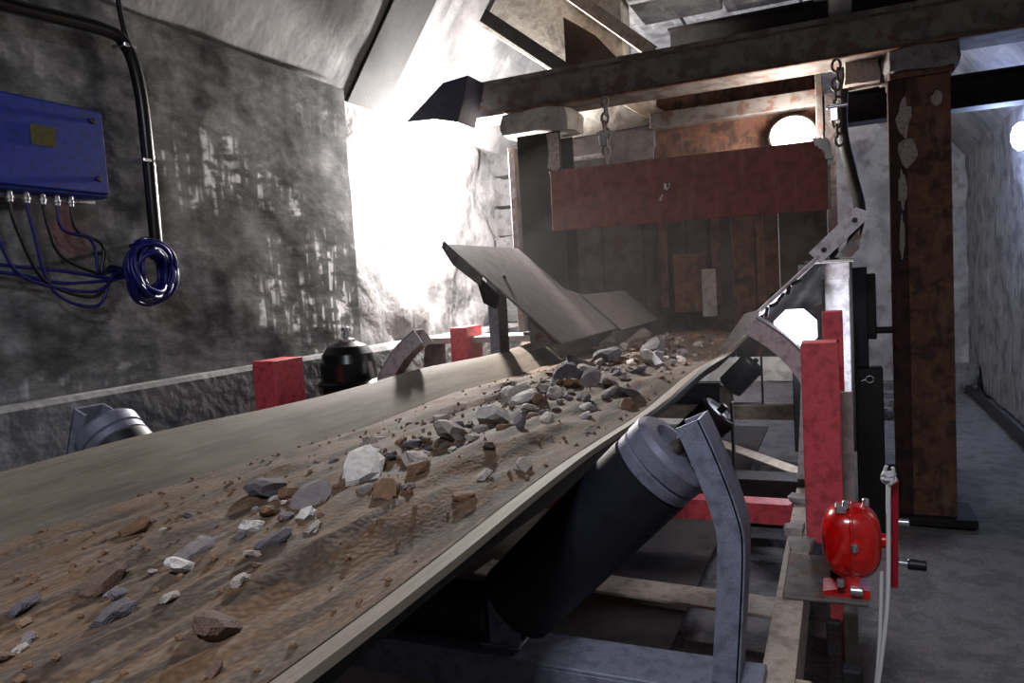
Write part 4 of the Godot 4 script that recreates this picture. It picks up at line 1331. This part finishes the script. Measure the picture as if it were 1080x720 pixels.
	put(t, "pedestal", g, M.black)

func red_post(lo: Vector3, hi: Vector3, label: String) -> void:
	var g := G.new()
	var t := thing("guard_post", label, "guard post", Vector3((lo.x + hi.x) / 2, 0, (lo.z + hi.z) / 2))
	# folded channel: front face, two sides, top
	g.span(Vector3(lo.x, lo.y, hi.z - 0.012), Vector3(hi.x, hi.y, hi.z), 0.004)
	put(t, "front_face", g, M.red)
	for x in [lo.x, hi.x - 0.01]:
		g = G.new()
		g.span(Vector3(x, lo.y, lo.z), Vector3(x + 0.01, hi.y, hi.z - 0.012), 0.003)
		put(t, "side_face", g, M.red)
	g = G.new()
	g.span(Vector3(lo.x, hi.y - 0.01, lo.z), Vector3(hi.x, hi.y, hi.z - 0.012), 0.003)
	put(t, "top_face", g, M.red)

# ------------------------------------------------------------------ walkway side
func build_right_side() -> void:
	var g := G.new()
	# two red guard posts by the walkway
	red_post(Vector3(-0.135, 0.602, -3.00), Vector3(-0.008, 1.338, -2.85), "tall red steel guard post on the walkway-side stringer behind the red switch")
	red_post(Vector3(-0.068, 0.0, -3.32), Vector3(0.008, 1.43, -3.20), "narrower red guard post just behind the tall red one")
	# beige backing strip right of the guard
	g = G.new()
	g.span(Vector3(-0.02, 0.0, -3.14), Vector3(0.035, 1.12, -3.12), 0.003)
	single("strap_post", g, M.dust_steel, "dusty pale flat strap standing behind the tall red guard post", "strap", Vector3(0.01, 0.6, -3.13))
	# black cabinet-like posts farther on
	var t := thing("black_post", "black steel post with a bright ring bolt beyond the white bracket post", "post", Vector3(0.13, 0, -4.75))
	g = G.new()
	g.span(Vector3(0.07, 0.0, -4.80), Vector3(0.215, 1.02, -4.70), 0.006)
	put(t, "shaft", g, M.black)
	g = G.new()
	g.span(Vector3(0.065, 1.02, -4.80), Vector3(0.145, 1.60, -4.72), 0.006)
	put(t, "upper_shaft", g, M.roll_blue)
	g = G.new()
	g.span(Vector3(0.13, 1.18, -4.80), Vector3(0.19, 1.56, -4.74), 0.006)
	put(t, "side_box", g, M.steel_dark)
	g = G.new()
	g.cyl(Vector3(0.17, 1.23, -4.77), Vector3(0.275, 1.23, -4.77), 0.02, 10)
	put(t, "side_pin", g, M.steel_dark)
	g = G.new()
	var pts := []
	for i in 14: pts.append(Vector3(0.145 + cos(TAU * i / 14) * 0.02, 0.955 + sin(TAU * i / 14) * 0.02, -4.685))
	g.tube(pts, 0.005, 6, true)
	g.cyl(Vector3(0.10, 0.945, -4.69), Vector3(0.13, 0.955, -4.69), 0.005, 6, 0.001)
	put(t, "ring_bolt", g, M.chrome)
	# bracket plate for the switch
	g = G.new()
	g.span(Vector3(-0.185, 0.602, -2.70), Vector3(0.055, 0.614, -2.33), 0.003)
	single("switch_shelf", g, M.steel, "flat steel shelf on the stringer under the red switch", "shelf", Vector3(-0.06, 0.6, -2.5))
	# red pull-cord switch
	t = thing("pull_cord_switch", "glossy red round pull-cord switch with a red lever and white cord", "switch", Vector3(0.01, 0.614, -2.42))
	g = G.new()
	superball(g, Vector3(0.013, 0.775, -2.42), Vector3(0.084, 0.112, 0.088), 2.7)
	var hs := put(t, "housing", g, M.red_gloss)
	g = G.new()
	var ring := []
	for i in 40:
		var an := TAU * i / 40
		ring.append(Vector3(0.013, 0.775 + sign_pow(sin(an), 2.0 / 2.7) * 0.113, -2.42 + sign_pow(cos(an), 2.0 / 2.7) * 0.089))
	g.tube(ring, 0.006, 6, true)
	put(hs, "seam_flange", g, M.red_gloss)
	for q in [[0.0, 0.895, -2.375], [0.055, 0.892, -2.42], [-0.02, 0.668, -2.335], [0.02, 0.78, -2.328]]:
		g = G.new()
		g.cyl(Vector3(q[0], q[1] - 0.012, q[2]), Vector3(q[0], q[1] + 0.012, q[2]), 0.011, 8, 0.003)
		put(hs, "bolt", g, M.chrome)
	g = G.new()
	g.span(Vector3(-0.03, 0.872, -2.40), Vector3(0.0, 0.895, -2.35), 0.004)
	put(hs, "clip", g, M.chrome)
	g = G.new()
	g.prism(PackedVector2Array([Vector2(-0.005, 0.68), Vector2(0.035, 0.68), Vector2(0.03, 0.645), Vector2(0.06, 0.64), Vector2(0.06, 0.614), Vector2(-0.07, 0.614), Vector2(-0.07, 0.628), Vector2(0.0, 0.645)]), -2.46, -2.36)
	put(t, "foot", g, M.red_gloss)
	g = G.new()
	g.span(Vector3(-0.05, 0.614, -2.47), Vector3(-0.02, 0.70, -2.46), 0.003)
	put(t, "back_tab", g, M.steel_dark)
	g = G.new()
	g.cyl(Vector3(0.005, 0.642, -2.35), Vector3(0.04, 0.642, -2.35), 0.014, 10)
	put(t, "nut", g, M.chrome)
	g = G.new()
	g.prism(PackedVector2Array([Vector2(0.118, 0.635), Vector2(0.138, 0.635), Vector2(0.145, 0.96), Vector2(0.122, 0.96)]), -2.46, -2.42)
	var lev := put(t, "lever", g, M.lever)
	g = G.new()
	g.cyl(Vector3(0.09, 0.775, -2.43), Vector3(0.125, 0.775, -2.43), 0.022, 12)
	put(lev, "hub", g, M.red_gloss)
	g = G.new()
	g.cyl(Vector3(0.135, 0.832, -2.44), Vector3(0.172, 0.832, -2.44), 0.011, 10)
	put(lev, "pin", g, M.chrome)
	g = G.new()
	g.cyl(Vector3(0.135, 0.708, -2.44), Vector3(0.168, 0.706, -2.44), 0.009, 10)
	put(lev, "counterweight_rod", g, M.chrome)
	g = G.new()
	g.cyl(Vector3(0.165, 0.706, -2.44), Vector3(0.215, 0.704, -2.44), 0.017, 12)
	put(lev, "counterweight", g, M.black)
	# white cord
	t = thing("white_rope", "white pull cord knotted to the red lever and hanging to the floor", "rope", Vector3(0.08, 0.1, -2.36))
	g = G.new()
	g.tube(curve([Vector3(0.116, 0.985, -2.38), Vector3(0.112, 0.80, -2.37), Vector3(0.105, 0.62, -2.35), Vector3(0.085, 0.45, -2.34), Vector3(0.065, 0.28, -2.34), Vector3(0.06, 0.02, -2.34)], 24), 0.0065, 8)
	put(t, "strand", g, M.rope)
	g = G.new()
	g.tube(curve([Vector3(0.092, 0.70, -2.37), Vector3(0.085, 0.55, -2.36), Vector3(0.075, 0.42, -2.345), Vector3(0.058, 0.25, -2.34), Vector3(0.05, 0.02, -2.35)], 20), 0.006, 8)
	put(t, "strand", g, M.rope)
	g = G.new()
	for k in 6:
		var loop := []
		var tilt := Basis.from_euler(Vector3(k * 1.1, k * 0.7, k * 1.9))
		for i in 12: loop.append(Vector3(0.117, 0.978 + 0.006 * (k % 3), -2.38) + tilt * Vector3(cos(TAU * i / 12) * 0.017, sin(TAU * i / 12) * 0.012, 0))
		g.tube(loop, 0.006, 6, true)
	g.tube(curve([Vector3(0.117, 0.985, -2.38), Vector3(0.108, 1.004, -2.375), Vector3(0.112, 1.02, -2.37)], 6), 0.005, 6)
	g.tube(curve([Vector3(0.12, 0.985, -2.38), Vector3(0.13, 1.0, -2.375), Vector3(0.127, 1.015, -2.37)], 6), 0.005, 6)
	put(t, "knot", g, M.rope)
	# clamp on the stringer leg in front of the shelf
	g = G.new()
	g.box(Vector3(-0.01, 0.43, -2.25), Vector3(0.08, 0.05, 0.05), Basis.IDENTITY, 0.005)
	g.span(Vector3(-0.06, 0.20, -2.24), Vector3(-0.02, 0.60, -2.21), 0.004)
	g.cyl(Vector3(0.005, 0.33, -2.25), Vector3(0.005, 0.42, -2.25), 0.02, 10)
	single("leg_clamp", g, M.steel_dark, "dark bolted clamp hanging below the switch shelf", "clamp", Vector3(-0.02, 0.2, -2.24))
	# small pale bolted clips along the stringer
	for q in [[-0.15, 0.625, -2.95], [-0.155, 0.622, -3.35], [-0.15, 0.622, -2.78]]:
		g = G.new()
		rock_box(g, Vector3(q[0] - 0.02, q[1] - 0.008, q[2]), Vector3(0.075, 0.03, 0.06), int(q[2] * -100))
		single("bolted_clip", g, M.dust_steel, "pale bolted clip plate on the walkway-side stringer", "rock", Vector3(q[0] - 0.02, 0.6, q[2]), "clips on the stringer")
	# rail along the right wall and rubble
	g = G.new()
	g.bar(Vector3(1.40, 0.05, -11.0), Vector3(1.40, 0.05, -4.0), 0.06, 0.08)
	single("floor_pipe", g, M.steel_dark, "dark square pipe lying along the foot of the right wall", "pipe", Vector3(1.4, 0.0, -7.5))
	for k in 16:
		g = G.new()
		var s := rng.randf_range(0.08, 0.30)
		var p := Vector3(rng.randf_range(0.0, 0.9), s * 0.22, rng.randf_range(-10.9, -8.6))
		rock_box(g, p, Vector3(s, s * 0.6, s * 0.8), 900 + k)
		single("rubble_stone", g, M.stone, "grey rubble stone heaped at the foot of the end wall", "stone", p - Vector3(0, s * 0.22, 0), "rubble by the end wall")
	g = G.new()
	rock_box(g, Vector3(1.32, 0.15, -10.6), Vector3(0.36, 0.34, 0.4), 950)
	single("rubble_stone", g, M.stone, "large dark stone in the corner by the right wall", "stone", Vector3(1.32, 0.0, -10.6))
	g = G.new()
	g.span(Vector3(0.23, 0.30, -5.12), Vector3(0.30, 0.36, -4.86), 0.004)
	g.span(Vector3(0.23, 0.0, -4.93), Vector3(0.27, 0.30, -4.88), 0.004)
	single("stub_bracket", g, M.steel_dark, "small dark stub bracket at the rusty post's left side", "bracket", Vector3(0.26, 0.0, -4.95))

func sign_pow(v: float, p: float) -> float:
	return signf(v) * pow(absf(v), p)
func superball(g: G, c: Vector3, r: Vector3, e: float) -> void:
	var rows := []
	var nn := []
	var p := 2.0 / e
	for i in 25:
		var la := -PI / 2 + PI * i / 24.0
		var row := PackedVector3Array()
		var nr := PackedVector3Array()
		for j in 41:
			var lo := TAU * j / 40.0
			var d := Vector3(sign_pow(cos(la), p) * sign_pow(cos(lo), p), sign_pow(sin(la), p), sign_pow(cos(la), p) * sign_pow(sin(lo), p))
			row.append(c + d * r)
			nr.append((Vector3(sign_pow(d.x, e - 1.0), sign_pow(d.y, e - 1.0), sign_pow(d.z, e - 1.0)) / r).normalized())
		rows.append(row)
		nn.append(nr)
	for i in 24:
		for j in 40:
			g.tri(rows[i][j], rows[i][j + 1], rows[i + 1][j + 1], nn[i][j], nn[i][j + 1], nn[i + 1][j + 1])
			g.tri(rows[i][j], rows[i + 1][j + 1], rows[i + 1][j], nn[i][j], nn[i + 1][j + 1], nn[i + 1][j])
